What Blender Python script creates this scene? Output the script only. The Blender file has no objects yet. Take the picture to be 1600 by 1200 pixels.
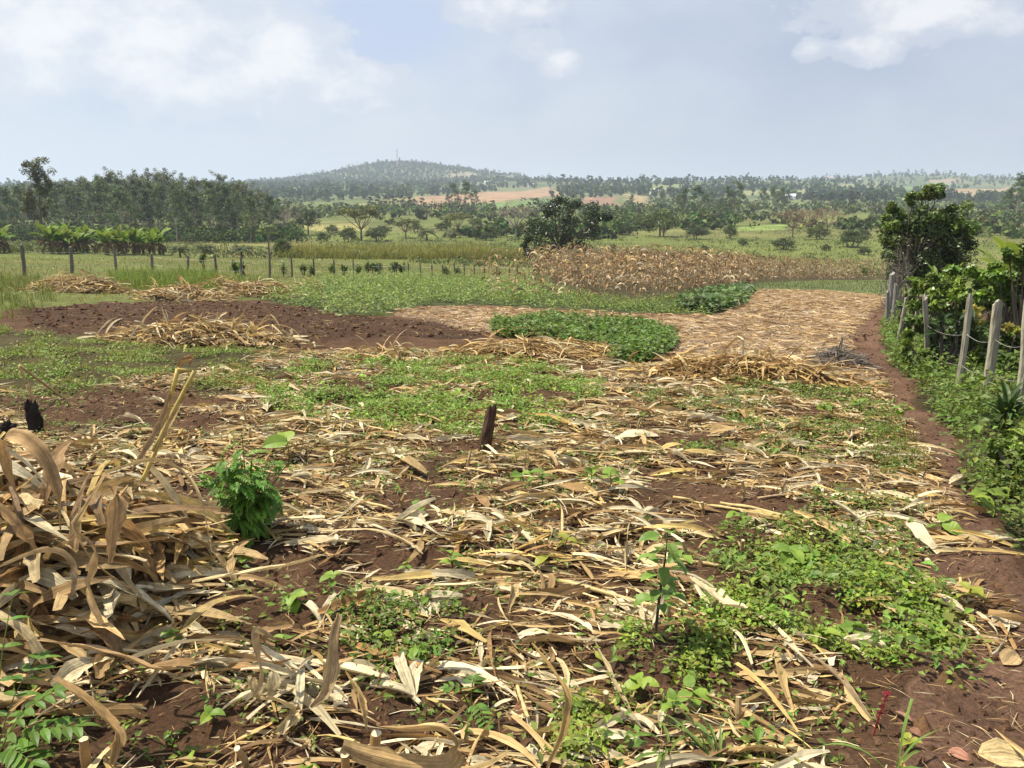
import bpy, math
import numpy as np
from mathutils import Vector

# ------------------------------------------------------------------ camera, sky, sun, exposure
scene = bpy.context.scene
COL = scene.collection
RAD = math.radians
FPX = 1209.0                                   # focal length in photograph pixels (1600 wide)
PITCH = math.atan(295 / FPX)                   # true horizon lies at y = 305
EYE = 1.65

cam_data = bpy.data.cameras.new("camera")
cam_data.sensor_fit = 'HORIZONTAL'
cam_data.angle = 2 * math.atan(800 / FPX)
cam_data.clip_start = 0.05
cam_data.clip_end = 20000
cam = bpy.data.objects.new("camera", cam_data)
cam.location = (0, 0, EYE)
cam.rotation_euler = (math.pi / 2 - PITCH, 0, 0)
COL.objects.link(cam)
scene.camera = cam

SUN_ELEV, SUN_AZ = RAD(64), RAD(-75)           # azimuth measured from +Y (ahead) towards +X (right)
SUN_DIR = Vector((math.sin(SUN_AZ) * math.cos(SUN_ELEV), math.cos(SUN_AZ) * math.cos(SUN_ELEV), math.sin(SUN_ELEV)))
sun_data = bpy.data.lights.new("sun", 'SUN')
sun_data.energy = 5.0
sun_data.angle = RAD(0.6)
sun_data.color = (1.0, 0.935, 0.79)
sun = bpy.data.objects.new("sun", sun_data)
sun.rotation_euler = (-SUN_DIR).to_track_quat('-Z', 'Y').to_euler()
sun.location = (0, 0, 60)
COL.objects.link(sun)

world = bpy.data.worlds.new("World")
scene.world = world
world.use_nodes = True
SKY_STRENGTH = 0.10


CP_, SP_ = math.cos(PITCH), math.sin(PITCH)


def build_world():
    nt = world.node_tree
    N, L = nt.nodes, nt.links
    N.clear()
    out = N.new('ShaderNodeOutputWorld')
    bg = N.new('ShaderNodeBackground')
    bg.inputs['Strength'].default_value = SKY_STRENGTH
    L.new(bg.outputs[0], out.inputs[0])
    sky = N.new('ShaderNodeTexSky')
    sky.sky_type = 'NISHITA'
    sky.sun_disc = False
    sky.sun_elevation = SUN_ELEV
    sky.sun_rotation = SUN_AZ
    sky.air_density = 1.4
    sky.dust_density = 3.5
    sky.altitude = 1200
    tc = N.new('ShaderNodeTexCoord')
    sep = N.new('ShaderNodeSeparateXYZ')
    L.new(tc.outputs['Generated'], sep.inputs[0])

    def math_(op, a, b=None, c=None, clamp=False):
        m = N.new('ShaderNodeMath'); m.operation = op; m.use_clamp = clamp
        for i, v in enumerate((a, b, c)):
            if v is None: continue
            if isinstance(v, (int, float)): m.inputs[i].default_value = v
            else: L.new(v, m.inputs[i])
        return m.outputs[0]

    # cloud deck: directions projected on a layer overhead, seen in perspective
    zc = math_('ADD', math_('MAXIMUM', sep.outputs[2], 0.0), 0.16)
    px = math_('DIVIDE', sep.outputs[0], zc)
    py = math_('DIVIDE', sep.outputs[1], zc)
    comb = N.new('ShaderNodeCombineXYZ')
    L.new(px, comb.inputs[0]); L.new(py, comb.inputs[1])
    comb.inputs[2].default_value = 3.7

    def noise(vec, scale, detail, rough, off):
        mp = N.new('ShaderNodeMapping'); mp.inputs['Location'].default_value = off
        L.new(vec, mp.inputs[0])
        n = N.new('ShaderNodeTexNoise')
        n.inputs['Scale'].default_value = scale
        n.inputs['Detail'].default_value = detail
        n.inputs['Roughness'].default_value = rough
        L.new(mp.outputs[0], n.inputs['Vector'])
        return n.outputs[0]

    def ramp(fac, p0, p1, smooth=True):
        m = N.new('ShaderNodeMapRange')
        m.interpolation_type = 'SMOOTHSTEP' if smooth else 'LINEAR'
        m.inputs['From Min'].default_value = p0
        m.inputs['From Max'].default_value = p1
        L.new(fac, m.inputs[0])
        return m.outputs[0]

    def mix(fac, a, b):
        m = N.new('ShaderNodeMix'); m.data_type = 'RGBA'
        if isinstance(fac, (int, float)): m.inputs[0].default_value = fac
        else: L.new(fac, m.inputs[0])
        for i, v in ((6, a), (7, b)):
            if isinstance(v, tuple): m.inputs[i].default_value = (*v, 1)
            else: L.new(v, m.inputs[i])
        return m.outputs[2]

    k = 0.665 / SKY_STRENGTH
    # three-dimensional noise on the directions themselves
    mpd = N.new('ShaderNodeMapping'); mpd.inputs['Scale'].default_value = (1, 1, 1.7)
    L.new(tc.outputs['Generated'], mpd.inputs[0])
    dirv = mpd.outputs[0]
    lump = noise(dirv, 8.0, 12.0, 0.63, (0.9, 1.7, 0))
    billow = noise(dirv, 15.0, 10.0, 0.6, (5.1, 0.7, 2.0))
    soft = noise(dirv, 4.2, 8.0, 0.55, (3.1, 0.2, 0.7))
    wide = noise(dirv, 1.7, 3.0, 0.5, (7.3, 2.2, 1.0))

    def bank(az_px, el_px, rx, ry):
        """a cloud mass round one direction; sizes in degrees-like units, edge broken by noise"""
        a = (az_px - 800) / FPX; b = -(el_px - 600) / FPX
        v = Vector((a, CP_ + b * SP_, -SP_ + b * CP_)).normalized()
        sub = N.new('ShaderNodeVectorMath'); sub.operation = 'SUBTRACT'
        L.new(tc.outputs['Generated'], sub.inputs[0]); sub.inputs[1].default_value = v
        sc = N.new('ShaderNodeVectorMath'); sc.operation = 'MULTIPLY'
        L.new(sub.outputs[0], sc.inputs[0]); sc.inputs[1].default_value = (FPX / rx, FPX / rx, FPX / ry)
        ln = N.new('ShaderNodeVectorMath'); ln.operation = 'LENGTH'; L.new(sc.outputs[0], ln.inputs[0])
        return math_('SUBTRACT', 1.0, ln.outputs['Value'])

    banks = [(150, 40, 330, 120), (400, 120, 190, 80), (460, 60, 95, 55), (575, 125, 90, 40), (330, 10, 180, 90), (838, 68, 52, 30), (872, 98, 40, 26), (1350, 72, 62, 24), (1268, 76, 32, 22), (1450, 12, 240, 50), (790, 8, 110, 45)]
    m_ = None
    for bk in banks:
        f = bank(*bk)
        m_ = f if m_ is None else math_('MAXIMUM', m_, f)
    edge = math_('ADD', m_, math_('ADD', math_('MULTIPLY', math_('SUBTRACT', lump, 0.5), 2.4), math_('MULTIPLY', math_('SUBTRACT', billow, 0.5), 0.9)))
    elsewhere = math_('MULTIPLY', math_('SUBTRACT', wide, 0.5), 3.0)
    body = ramp(edge, 0.08, 0.26)
    core = ramp(math_('ADD', edge, math_('MULTIPLY', math_('SUBTRACT', billow, 0.5), 2.4)), 0.2, 1.35)
    az = ramp(sep.outputs[0], -0.55, 0.45)
    lightside = mix(ramp(soft, 0.3, 0.7), (0.50 * k, 0.585 * k, 0.735 * k), (0.70 * k, 0.745 * k, 0.82 * k))
    greyside = mix(ramp(soft, 0.3, 0.7), (0.39 * k, 0.445 * k, 0.59 * k), (0.54 * k, 0.585 * k, 0.69 * k))
    veil = mix(0.88, sky.outputs[0], mix(az, lightside, greyside))
    gap = ramp(math_('ADD', bank(610, 45, 150, 75), math_('MULTIPLY', math_('SUBTRACT', lump, 0.5), 1.2)), -0.1, 0.6)
    veil = mix(gap, veil, (0.49 * k, 0.585 * k, 0.775 * k))
    cloudc = mix(core, mix(az, (0.645 * k, 0.70 * k, 0.785 * k), (0.55 * k, 0.60 * k, 0.70 * k)), (0.90 * k, 0.90 * k, 0.91 * k))
    col = mix(math_('MULTIPLY', body, 0.85), veil, cloudc)
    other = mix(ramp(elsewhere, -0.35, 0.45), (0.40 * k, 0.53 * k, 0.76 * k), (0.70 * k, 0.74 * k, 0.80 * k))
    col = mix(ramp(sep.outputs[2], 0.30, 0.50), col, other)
    hz = mix(az, (0.66 * k, 0.72 * k, 0.80 * k), (0.475 * k, 0.515 * k, 0.635 * k))
    col = mix(math_('MAXIMUM', ramp(sep.outputs[2], 0.01, 0.11), 0.35), hz, col)
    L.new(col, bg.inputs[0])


build_world()

scene.view_settings.view_transform = 'Standard'
scene.view_settings.look = 'None'
scene.view_settings.gamma = 1
scene.view_settings.exposure = 0.72
scene.view_settings.use_curve_mapping = False
scene.cycles.use_denoising = True
scene.cycles.max_bounces = 6
scene.cycles.diffuse_bounces = 3
scene.cycles.transmission_bounces = 4
scene.cycles.volume_bounces = 1
scene.cycles.transparent_max_bounces = 4
scene.cycles.sample_clamp_indirect = 6.0

# ------------------------------------------------------------------ numeric helpers
rng = np.random.default_rng(11)


def A(*v): return np.array(v, float)


def hash2(ix, iy, seed):
    h = (ix.astype(np.int64) * 374761393 + iy.astype(np.int64) * 668265263 + seed * 1442695041) & 0xffffffff
    h = ((h ^ (h >> 13)) * 1274126177) & 0xffffffff
    return ((h ^ (h >> 16)) & 0xffff) / 65535.0


def vnoise(x, y, seed=0):
    x = np.asarray(x, float); y = np.asarray(y, float)
    ix = np.floor(x); iy = np.floor(y)
    fx = x - ix; fy = y - iy
    fx = fx * fx * (3 - 2 * fx); fy = fy * fy * (3 - 2 * fy)
    a = hash2(ix, iy, seed); b = hash2(ix + 1, iy, seed)
    c = hash2(ix, iy + 1, seed); d = hash2(ix + 1, iy + 1, seed)
    return (a * (1 - fx) + b * fx) * (1 - fy) + (c * (1 - fx) + d * fx) * fy


def fbm(x, y, seed=0, o=4):
    s = 0; amp = 0.5; f = 1.0
    for k in range(o):
        s = s + amp * vnoise(x * f, y * f, seed + k * 17)
        amp *= 0.5; f *= 2.03
    return s / (1 - 0.5 ** o)


def sstep(a, b, x):
    t = np.clip((x - a) / (b - a), 0, 1)
    return t * t * (3 - 2 * t)


_ky = np.array([-60, 0, 75, 95, 120, 165, 420, 560, 700, 850, 1050, 1350, 1750, 2200, 3000, 5000, 9000], float)
_kz = np.array([4.2, 0, -5.25, -6.3, -6.95, -7.3, -7.3, -6.0, -2.2, 3.0, 8.5, 15, 21, 27, 31, 33, 33], float)


def H(x, y):
    """large shape of the land: a field falling ahead and to the right, a valley floor, hills beyond"""
    x = np.asarray(x, float); y = np.asarray(y, float)
    z = np.interp(y, _ky, _kz)
    z = z - 0.03 * np.clip(x, -70, 60) * (1 - sstep(80, 165, y))
    f = sstep(110, 220, y)
    z = z + f * (fbm(x / 60, y / 60, 3, 3) - .5) * 1.6
    g = sstep(600, 1000, y)
    z = z + g * (fbm(x / 420, y / 420, 5, 3) - .5) * 20
    z = z + 44 * np.exp(-((x + 285) / 205) ** 2 - ((y - 1900) / 330) ** 2)
    z = z + 16 * np.exp(-((x + 60) / 330) ** 2 - ((y - 2100) / 400) ** 2)
    z = z + 24 * np.exp(-((x - 960) / 330) ** 2 - ((y - 1900) / 420) ** 2)
    z = z + 8 * np.exp(-((x - 120) / 260) ** 2 - ((y - 1250) / 200) ** 2)
    return z


def relief(x, y):
    """small relief of the hand-dug field"""
    f = (1 - sstep(16, 34, y))
    r = (fbm(x / .55, y / .55, 21, 4) - .5) * 0.10 + (fbm(x / .13, y / .13, 31, 3) - .5) * 0.045
    r = r + 0.028 * np.sin((y + .25 * x + .5 * fbm(x, y, 8, 2)) * 2 * np.pi / .8)
    return r * f


def G(x, y): return H(x, y) + relief(x, y)


CP, SP = math.cos(PITCH), math.sin(PITCH)


def rays(px, py):
    a = (np.asarray(px, float) - 800) / FPX
    b = -(np.asarray(py, float) - 600) / FPX
    return a, CP + b * SP, -SP + b * CP         # direction in world axes


_YS = np.concatenate([np.linspace(.6, 12, 260), np.geomspace(12.05, 6000, 900)])


def at(px, py):
    """where the line of sight through a photograph pixel meets the land"""
    px = np.atleast_1d(np.asarray(px, float)); py = np.atleast_1d(np.asarray(py, float))
    dx, dy, dz = rays(px, py)
    kx = (dx / dy)[:, None]; kz = (dz / dy)[:, None]
    Y = _YS[None, :]
    d = EYE + kz * Y - H(kx * Y, Y + 0 * kx)
    hit = d < 0
    i = np.where(hit.any(1), hit.argmax(1), len(_YS) - 1)
    i = np.maximum(i, 1)
    r = np.arange(len(px))
    d0 = d[r, i - 1]; d1 = d[r, i]
    t = np.clip(d0 / np.where(np.abs(d0 - d1) < 1e-9, 1, d0 - d1), 0, 1)
    y = _YS[i - 1] + t * (_YS[i] - _YS[i - 1])
    x = kx[:, 0] * y
    return np.stack([x, y, G(x, y)], 1)


def at1(px, py): return at(px, py)[0]


def deep(px, py, Y):
    dx, dy, dz = rays(px, py)
    return np.stack([np.asarray(dx / dy * Y), np.asarray(Y + 0 * dx), np.asarray(EYE + dz / dy * Y)], -1)


def proj(P):
    P = np.asarray(P, float)
    x, y, z = P[..., 0], P[..., 1], P[..., 2] - EYE
    d = y * CP - z * SP
    v = y * SP + z * CP
    return 800 + FPX * x / d, 600 - FPX * v / d


def inpoly(x, y, poly):
    x = np.asarray(x); y = np.asarray(y)
    c = np.zeros(x.shape, bool)
    n = len(poly)
    for i in range(n):
        x0, y0 = poly[i]; x1, y1 = poly[(i + 1) % n]
        if y0 == y1: continue
        t = ((y0 > y) != (y1 > y)) & (x < (x1 - x0) * (y - y0) / (y1 - y0) + x0)
        c ^= t
    return c


def wpoly(pp):
    p = at([q[0] for q in pp], [q[1] for q in pp])
    return [(a[0], a[1]) for a in p]


def sample(pp, n, world=False, keep=None):
    """n points spread evenly over a ground polygon given in photograph pixels"""
    w = pp if world else wpoly(pp)
    xs = [q[0] for q in w]; ys = [q[1] for q in w]
    got = []; m = 0
    for _ in range(60):
        x = rng.uniform(min(xs), max(xs), max(n, 200) * 2); y = rng.uniform(min(ys), max(ys), max(n, 200) * 2)
        ok = inpoly(x, y, w)
        if keep is not None: ok &= keep(x, y)
        got.append(np.stack([x[ok], y[ok]], 1)); m += ok.sum()
        if m >= n: break
    p = np.concatenate(got)[:n]
    return np.stack([p[:, 0], p[:, 1], G(p[:, 0], p[:, 1])], 1)


def unit(v): return v / np.maximum(np.linalg.norm(v, axis=-1, keepdims=True), 1e-9)


# ------------------------------------------------------------------ mesh helpers
class Geo:
    def __init__(s): s.v = []; s.q = []; s.t = []; s.c = []; s.u = []; s.n = 0

    def add(s, V, quads=None, tris=None, col=(.5, .5, .5), uv=None):
        V = np.asarray(V, float).reshape(-1, 3)
        C = np.broadcast_to(np.asarray(col, float), (len(V), 3)) if np.ndim(col) < 2 else np.asarray(col, float)
        if quads is not None and len(quads): s.q.append(np.asarray(quads, np.int64).reshape(-1, 4) + s.n)
        if tris is not None and len(tris): s.t.append(np.asarray(tris, np.int64).reshape(-1, 3) + s.n)
        s.v.append(V); s.c.append(C); s.u.append(V * A(40, 40, 2) if uv is None else np.asarray(uv, float).reshape(-1, 3)); s.n += len(V)
        return s

    def mesh(s, name, mat, smooth=False):
        V = np.concatenate(s.v); C = np.concatenate(s.c)
        q = np.concatenate(s.q) if s.q else np.zeros((0, 4), np.int64)
        t = np.concatenate(s.t) if s.t else np.zeros((0, 3), np.int64)
        me = bpy.data.meshes.new(name)
        me.vertices.add(len(V)); me.vertices.foreach_set("co", V.astype(np.float32).ravel())
        loops = np.concatenate([q.ravel(), t.ravel()]).astype(np.int32)
        me.loops.add(len(loops)); me.loops.foreach_set("vertex_index", loops)
        nq, nt_ = len(q), len(t)
        me.polygons.add(nq + nt_)
        st = np.concatenate([np.arange(nq) * 4, nq * 4 + np.arange(nt_) * 3]).astype(np.int32)
        me.polygons.foreach_set("loop_start", st)
        me.update(calc_edges=True)
        at_ = me.color_attributes.new("Col", 'FLOAT_COLOR', 'POINT')
        cc = np.ones((len(V), 4), np.float32); cc[:, :3] = np.clip(C, 0, 1)
        at_.data.foreach_set("color", cc.ravel())
        if mat.name.startswith(("dry", "weathered")):
            ua = me.attributes.new("fibre", 'FLOAT_VECTOR', 'POINT')
            ua.data.foreach_set("vector", np.concatenate(s.u).astype(np.float32).ravel())
        me.polygons.foreach_set("use_smooth", np.full(nq + nt_, smooth, bool))
        me.materials.append(mat)
        me.validate()
        return me

    def obj(s, name, mat, parent=None, smooth=False, loc=None):
        return link(name, s.mesh(name, mat, smooth), parent, loc)


def link(name, me, parent=None, loc=None):
    o = bpy.data.objects.new(name, me)
    COL.objects.link(o)
    if parent is not None: o.parent = parent
    if loc is not None: o.location = [float(q) for q in loc]
    return o


def tag(o, label=None, cat=None, group=None, kind=None):
    if label: o["label"] = label
    if cat: o["category"] = cat
    if group: o["group"] = group
    if kind: o["kind"] = kind
    return o


def thing(name, label, cat, loc=(0, 0, 0), rz=0.0, group=None):
    o = bpy.data.objects.new(name, None)
    o.empty_display_size = .2
    COL.objects.link(o)
    o.location = [float(q) for q in loc]; o.rotation_euler = (0, 0, float(rz))
    return tag(o, label, cat, group)


def copy_thing(src, loc, rz, sc, label=None, group=None):
    r = src.copy(); COL.objects.link(r)
    r.location = [float(q) for q in loc]; r.rotation_euler = (0, 0, float(rz))
    r.scale = (sc, sc, sc) if np.isscalar(sc) else [float(q) for q in sc]
    if label: r["label"] = label
    if group: r["group"] = group
    for ch in src.children:
        c = ch.copy(); COL.objects.link(c); c.parent = r
        for g in ch.children:
            d = g.copy(); COL.objects.link(d); d.parent = c
    return r


# ------------------------------------------------------------------ materials
def mat_vc(name, rough=.7, spec=.3, trans=0.0, noise_scale=0.0, noise_amt=.25, stretch=None, bump=0.0, bump_scale=20, fibre=0.0, gain=None):
    """material that takes its colour from the pieces' own colours, with procedural grain"""
    m = bpy.data.materials.new(name); m.use_nodes = True
    nt = m.node_tree; N, L = nt.nodes, nt.links
    b = N['Principled BSDF']
    b.inputs['Roughness'].default_value = rough
    b.inputs['Specular IOR Level'].default_value = spec
    a = N.new('ShaderNodeVertexColor'); a.layer_name = "Col"
    col = a.outputs[0]
    if gain:
        gv = N.new('ShaderNodeVectorMath'); gv.operation = 'MULTIPLY'; gv.inputs[1].default_value = gain
        L.new(col, gv.inputs[0]); col = gv.outputs[0]
    tc = N.new('ShaderNodeTexCoord')
    if noise_scale:
        mp = N.new('ShaderNodeMapping'); L.new(tc.outputs['Object'], mp.inputs[0])
        if stretch: mp.inputs['Scale'].default_value = stretch
        n = N.new('ShaderNodeTexNoise'); n.inputs['Scale'].default_value = noise_scale
        n.inputs['Detail'].default_value = 5
        n.inputs['Roughness'].default_value = .65
        L.new(mp.outputs[0], n.inputs['Vector'])
        r = N.new('ShaderNodeMapRange')
        r.inputs['From Min'].default_value = .3; r.inputs['From Max'].default_value = .7
        r.inputs['To Min'].default_value = 1 - noise_amt; r.inputs['To Max'].default_value = 1 + noise_amt
        L.new(n.outputs[0], r.inputs[0])
        v = N.new('ShaderNodeVectorMath'); v.operation = 'SCALE'
        L.new(col, v.inputs[0]); L.new(r.outputs[0], v.inputs['Scale'])
        col = v.outputs[0]
    if fibre:
        at_ = N.new('ShaderNodeAttribute'); at_.attribute_name = "fibre"
        nf = N.new('ShaderNodeTexNoise'); nf.inputs['Scale'].default_value = 1.0
        nf.inputs['Detail'].default_value = 3; nf.inputs['Roughness'].default_value = .7
        L.new(at_.outputs['Vector'], nf.inputs['Vector'])
        rf = N.new('ShaderNodeMapRange'); rf.inputs['From Min'].default_value = .32; rf.inputs['From Max'].default_value = .68
        rf.inputs['To Min'].default_value = 1 - fibre; rf.inputs['To Max'].default_value = 1 + fibre
        L.new(nf.outputs[0], rf.inputs[0])
        v2 = N.new('ShaderNodeVectorMath'); v2.operation = 'SCALE'
        L.new(col, v2.inputs[0]); L.new(rf.outputs[0], v2.inputs['Scale']); col = v2.outputs[0]
        fibre_h = nf.outputs[0]
    L.new(col, b.inputs['Base Color'])
    if fibre and bump:
        bp = N.new('ShaderNodeBump'); bp.inputs['Strength'].default_value = bump
        bp.inputs['Distance'].default_value = .004
        L.new(fibre_h, bp.inputs['Height']); L.new(bp.outputs[0], b.inputs['Normal'])
    elif bump:
        n2 = N.new('ShaderNodeTexNoise'); n2.inputs['Scale'].default_value = bump_scale
        n2.inputs['Detail'].default_value = 6
        if stretch:
            mp2 = N.new('ShaderNodeMapping'); mp2.inputs['Scale'].default_value = stretch
            L.new(tc.outputs['Object'], mp2.inputs[0]); L.new(mp2.outputs[0], n2.inputs['Vector'])
        else:
            L.new(tc.outputs['Object'], n2.inputs['Vector'])
        bp = N.new('ShaderNodeBump'); bp.inputs['Strength'].default_value = bump
        bp.inputs['Distance'].default_value = .02
        L.new(n2.outputs[0], bp.inputs['Height']); L.new(bp.outputs[0], b.inputs['Normal'])
    if trans:
        tr = N.new('ShaderNodeBsdfTranslucent'); L.new(col, tr.inputs['Color'])
        mx = N.new('ShaderNodeMixShader'); mx.inputs[0].default_value = trans
        L.new(b.outputs[0], mx.inputs[1]); L.new(tr.outputs[0], mx.inputs[2])
        L.new(mx.outputs[0], N['Material Output'].inputs[0])
    return m


M_LEAF = mat_vc("green_leaf", .5, .35, .35, gain=(1.5, 1.25, .95))
M_GLOSS = mat_vc("glossy_leaf", .38, .45, .25, gain=(1.35, 1.25, .95))
M_GRASS = mat_vc("grass_blade", .6, .25, .35, gain=(1.3, 1.15, .95))
M_DRY = mat_vc("dry_maize", .7, .25, .22, 12, .28, None, 0, 20, .34)
M_DRYNEAR = mat_vc("dry_maize_fibrous", .62, .3, .2, 22, .34, None, .8, 90, .46)
M_STALK = mat_vc("dry_cane", .5, .35, 0, 30, .25)
M_BARK = mat_vc("bark", .9, .15, 0, 6, .35, (1, 1, .25), .6, 14)
M_WOOD = mat_vc("weathered_post", .9, .15, 0, 14, .4, (3, 3, .3), .8, 30)
M_FAR = mat_vc("far_foliage", .8, .1, .15, gain=(1.35, 1.25, 1.0))
M_PLAIN = mat_vc("plain_paint", .7, .3, 0, 3, .1)
M_WIRE = mat_vc("wire", .5, .5, 0)
M_CLOD = mat_vc("soil_clod", .95, .1, 0, 30, .4, None, .8, 60)


def ground_material():
    m = bpy.data.materials.new("ground_soil"); m.use_nodes = True
    nt = m.node_tree; N, L = nt.nodes, nt.links
    b = N['Principled BSDF']
    b.inputs['Roughness'].default_value = .95
    b.inputs['Specular IOR Level'].default_value = .12
    a = N.new('ShaderNodeVertexColor'); a.layer_name = "Col"
    tc = N.new('ShaderNodeTexCoord')

    def noise(s, d, r=.6):
        n = N.new('ShaderNodeTexNoise'); n.inputs['Scale'].default_value = s
        n.inputs['Detail'].default_value = d; n.inputs['Roughness'].default_value = r
        L.new(tc.outputs['Object'], n.inputs['Vector']); return n.outputs[0]

    def rng_(f, a0, a1, b0, b1):
        r = N.new('ShaderNodeMapRange')
        r.inputs['From Min'].default_value = a0; r.inputs['From Max'].default_value = a1
        r.inputs['To Min'].default_value = b0; r.inputs['To Max'].default_value = b1
        L.new(f, r.inputs[0]); return r.outputs[0]

    def mul(a_, b_):
        q = N.new('ShaderNodeMath'); q.operation = 'MULTIPLY'; L.new(a_, q.inputs[0]); L.new(b_, q.inputs[1]); return q.outputs[0]
    fine = noise(42, 6, .7); mid = noise(3.2, 5); big = noise(.05, 6, .62)
    f = mul(mul(rng_(fine, .3, .7, .55, 1.5), rng_(mid, .3, .7, .72, 1.3)), rng_(big, .3, .7, .7, 1.3))
    v = N.new('ShaderNodeVectorMath'); v.operation = 'SCALE'
    L.new(a.outputs[0], v.inputs[0]); L.new(f, v.inputs['Scale'])
    L.new(v.outputs[0], b.inputs['Base Color'])
    bp = N.new('ShaderNodeBump'); bp.inputs['Strength'].default_value = .9; bp.inputs['Distance'].default_value = .03
    ad = N.new('ShaderNodeMath'); ad.operation = 'ADD'
    L.new(fine, ad.inputs[0]); L.new(noise(14, 5), ad.inputs[1])
    L.new(ad.outputs[0], bp.inputs['Height'])
    L.new(bp.outputs[0], b.inputs['Normal'])
    return m


M_GROUND = ground_material()

# ------------------------------------------------------------------ the land: zones in photograph pixels, laid on the terrain
P_PATH = [(1400, 1215), (1480, 1010), (1455, 900), (1425, 800), (1420, 720), (1402, 650), (1376, 600), (1325, 550), (1330, 515), (1360, 480),
          (1372, 462), (1388, 462), (1384, 490), (1376, 520), (1392, 570), (1430, 615), (1475, 690), (1500, 770), (1560, 840), (1640, 930), (1760, 1215)]
P_TILL = [(30, 484), (150, 474), (330, 470), (470, 478), (520, 490), (600, 496), (720, 512), (772, 518), (740, 530), (560, 528), (430, 536), (170, 528), (60, 522)]
P_MULCH = [(610, 492), (660, 484), (760, 483), (900, 490), (1000, 495), (1125, 497), (1190, 454), (1290, 456), (1385, 464), (1372, 480), (1335, 520), (1330, 555), (1372, 598),
           (1200, 590), (1050, 572), (1055, 520), (1000, 505), (900, 502), (770, 504), (745, 524), (700, 510)]
P_BEAN = [(770, 506), (900, 503), (1000, 507), (1050, 520), (1050, 545), (1010, 566), (960, 570), (930, 548), (860, 532), (780, 527)]
P_CROP = [(412, 470), (440, 455), (520, 438), (640, 433), (760, 436), (840, 444), (900, 462), (1000, 470), (1100, 460), (1172, 450),
          (1150, 478), (1110, 493), (1000, 490), (880, 483), (760, 477), (660, 478), (600, 494), (540, 496), (480, 484)]
P_GRASSL = [(-420, 398), (420, 404), (760, 412), (830, 420), (760, 436), (520, 438), (410, 470), (330, 470), (150, 474), (-60, 490), (-420, 510)]
P_GRASSR = [(1180, 440), (1385, 440), (1388, 462), (1290, 454), (1180, 452)]
P_WEED1 = [(400, 605), (470, 570), (600, 556), (760, 566), (900, 578), (950, 600), (930, 640), (860, 675), (760, 690), (640, 682), (540, 660), (420, 640)]
P_WEED2 = [(-420, 508), (-80, 500), (50, 520), (140, 530), (300, 545), (420, 545), (500, 556), (430, 590), (380, 615), (250, 600), (100, 612), (-80, 620), (-420, 640)]
P_WEED3 = [(930, 1070), (1000, 990), (1080, 900), (1150, 860), (1260, 850), (1380, 880), (1470, 940), (1530, 1020), (1500, 1075), (1400, 1060), (1300, 1020), (1220, 1000), (1160, 1010), (1090, 1090), (1150, 1160), (1230, 1215), (860, 1215), (880, 1120)]
P_VERGE = [(1390, 480), (1380, 520), (1394, 570), (1440, 612), (1482, 680), (1510, 760), (1570, 835), (1660, 930), (1900, 900), (1760, 640), (1620, 560), (1500, 520), (1420, 480)]
SOIL = A(.090, .049, .027); TILL = A(.064, .035, .020); PATHC = A(.125, .070, .044)
STRAWG = A(.235, .170, .115); GREENG = A(.075, .095, .022)

P_MAIZE = [(820, 434), (900, 455), (905, 468), (1000, 472), (1100, 463), (1172, 452), (1182, 441), (1290, 438), (1388, 437)]
MAIZE_BACK = [(47, 93), (24, 86), (6, 66), (1.2, 52)]
FIELDS = [  # far plots on the slopes beyond the valley: pixel polygon, colour
    ([(640, 308), (760, 300), (858, 294), (880, 304), (800, 312), (745, 326), (640, 326)], A(.25, .165, .095)),
    ([(690, 306), (860, 292), (890, 300), (870, 307), (700, 316)], A(.27, .175, .105)),
    ([(905, 309), (960, 307), (965, 321), (905, 324)], A(.21, .125, .08)),
    ([(975, 302), (1015, 308), (1018, 322), (985, 318)], A(.25, .19, .10)),
    ([(540, 322), (640, 308), (640, 318), (560, 328)], A(.20, .19, .07)),
    ([(740, 318), (900, 310), (900, 320), (760, 328)], A(.12, .17, .05)),
    ([(1380, 292), (1470, 282), (1500, 290), (1400, 299)], A(.13, .20, .07)),
    ([(1375, 306), (1440, 296), (1580, 292), (1600, 299), (1490, 305), (1385, 311)], A(.26, .18, .10)),
    ([(1440, 284), (1490, 279), (1510, 283), (1480, 287)], A(.24, .18, .11)),
    ([(1130, 300), (1260, 296), (1270, 302), (1140, 307)], A(.20, .20, .09)),
    ([(1500, 300), (1600, 296), (1660, 304), (1520, 310)], A(.25, .19, .11)),
    ([(1010, 292), (1100, 288), (1110, 294), (1020, 298)], A(.17, .19, .08)),
    ([(1300, 290), (1370, 286), (1380, 292), (1310, 296)], A(.19, .20, .09)),
    ([(1180, 318), (1340, 314), (1350, 320), (1190, 325)], A(.16, .19, .07)),
    ([(700, 272), (760, 270), (740, 277), (690, 279)], A(.22, .19, .11)),
    ([(820, 273), (900, 270), (960, 278), (830, 281)], A(.17, .20, .09)),
    ([(500, 362), (440, 352), (560, 348), (570, 360)], A(.22, .20, .07)),
    ([(1500, 356), (1600, 350), (1680, 362), (1600, 368)], A(.27, .21, .11)),
    ([(1150, 355), (1230, 351), (1230, 359), (1150, 362)], A(.17, .22, .06)),
    ([(300, 400), (330, 378), (480, 372), (520, 392), (440, 402)], A(.15, .14, .05)),
]


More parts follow.
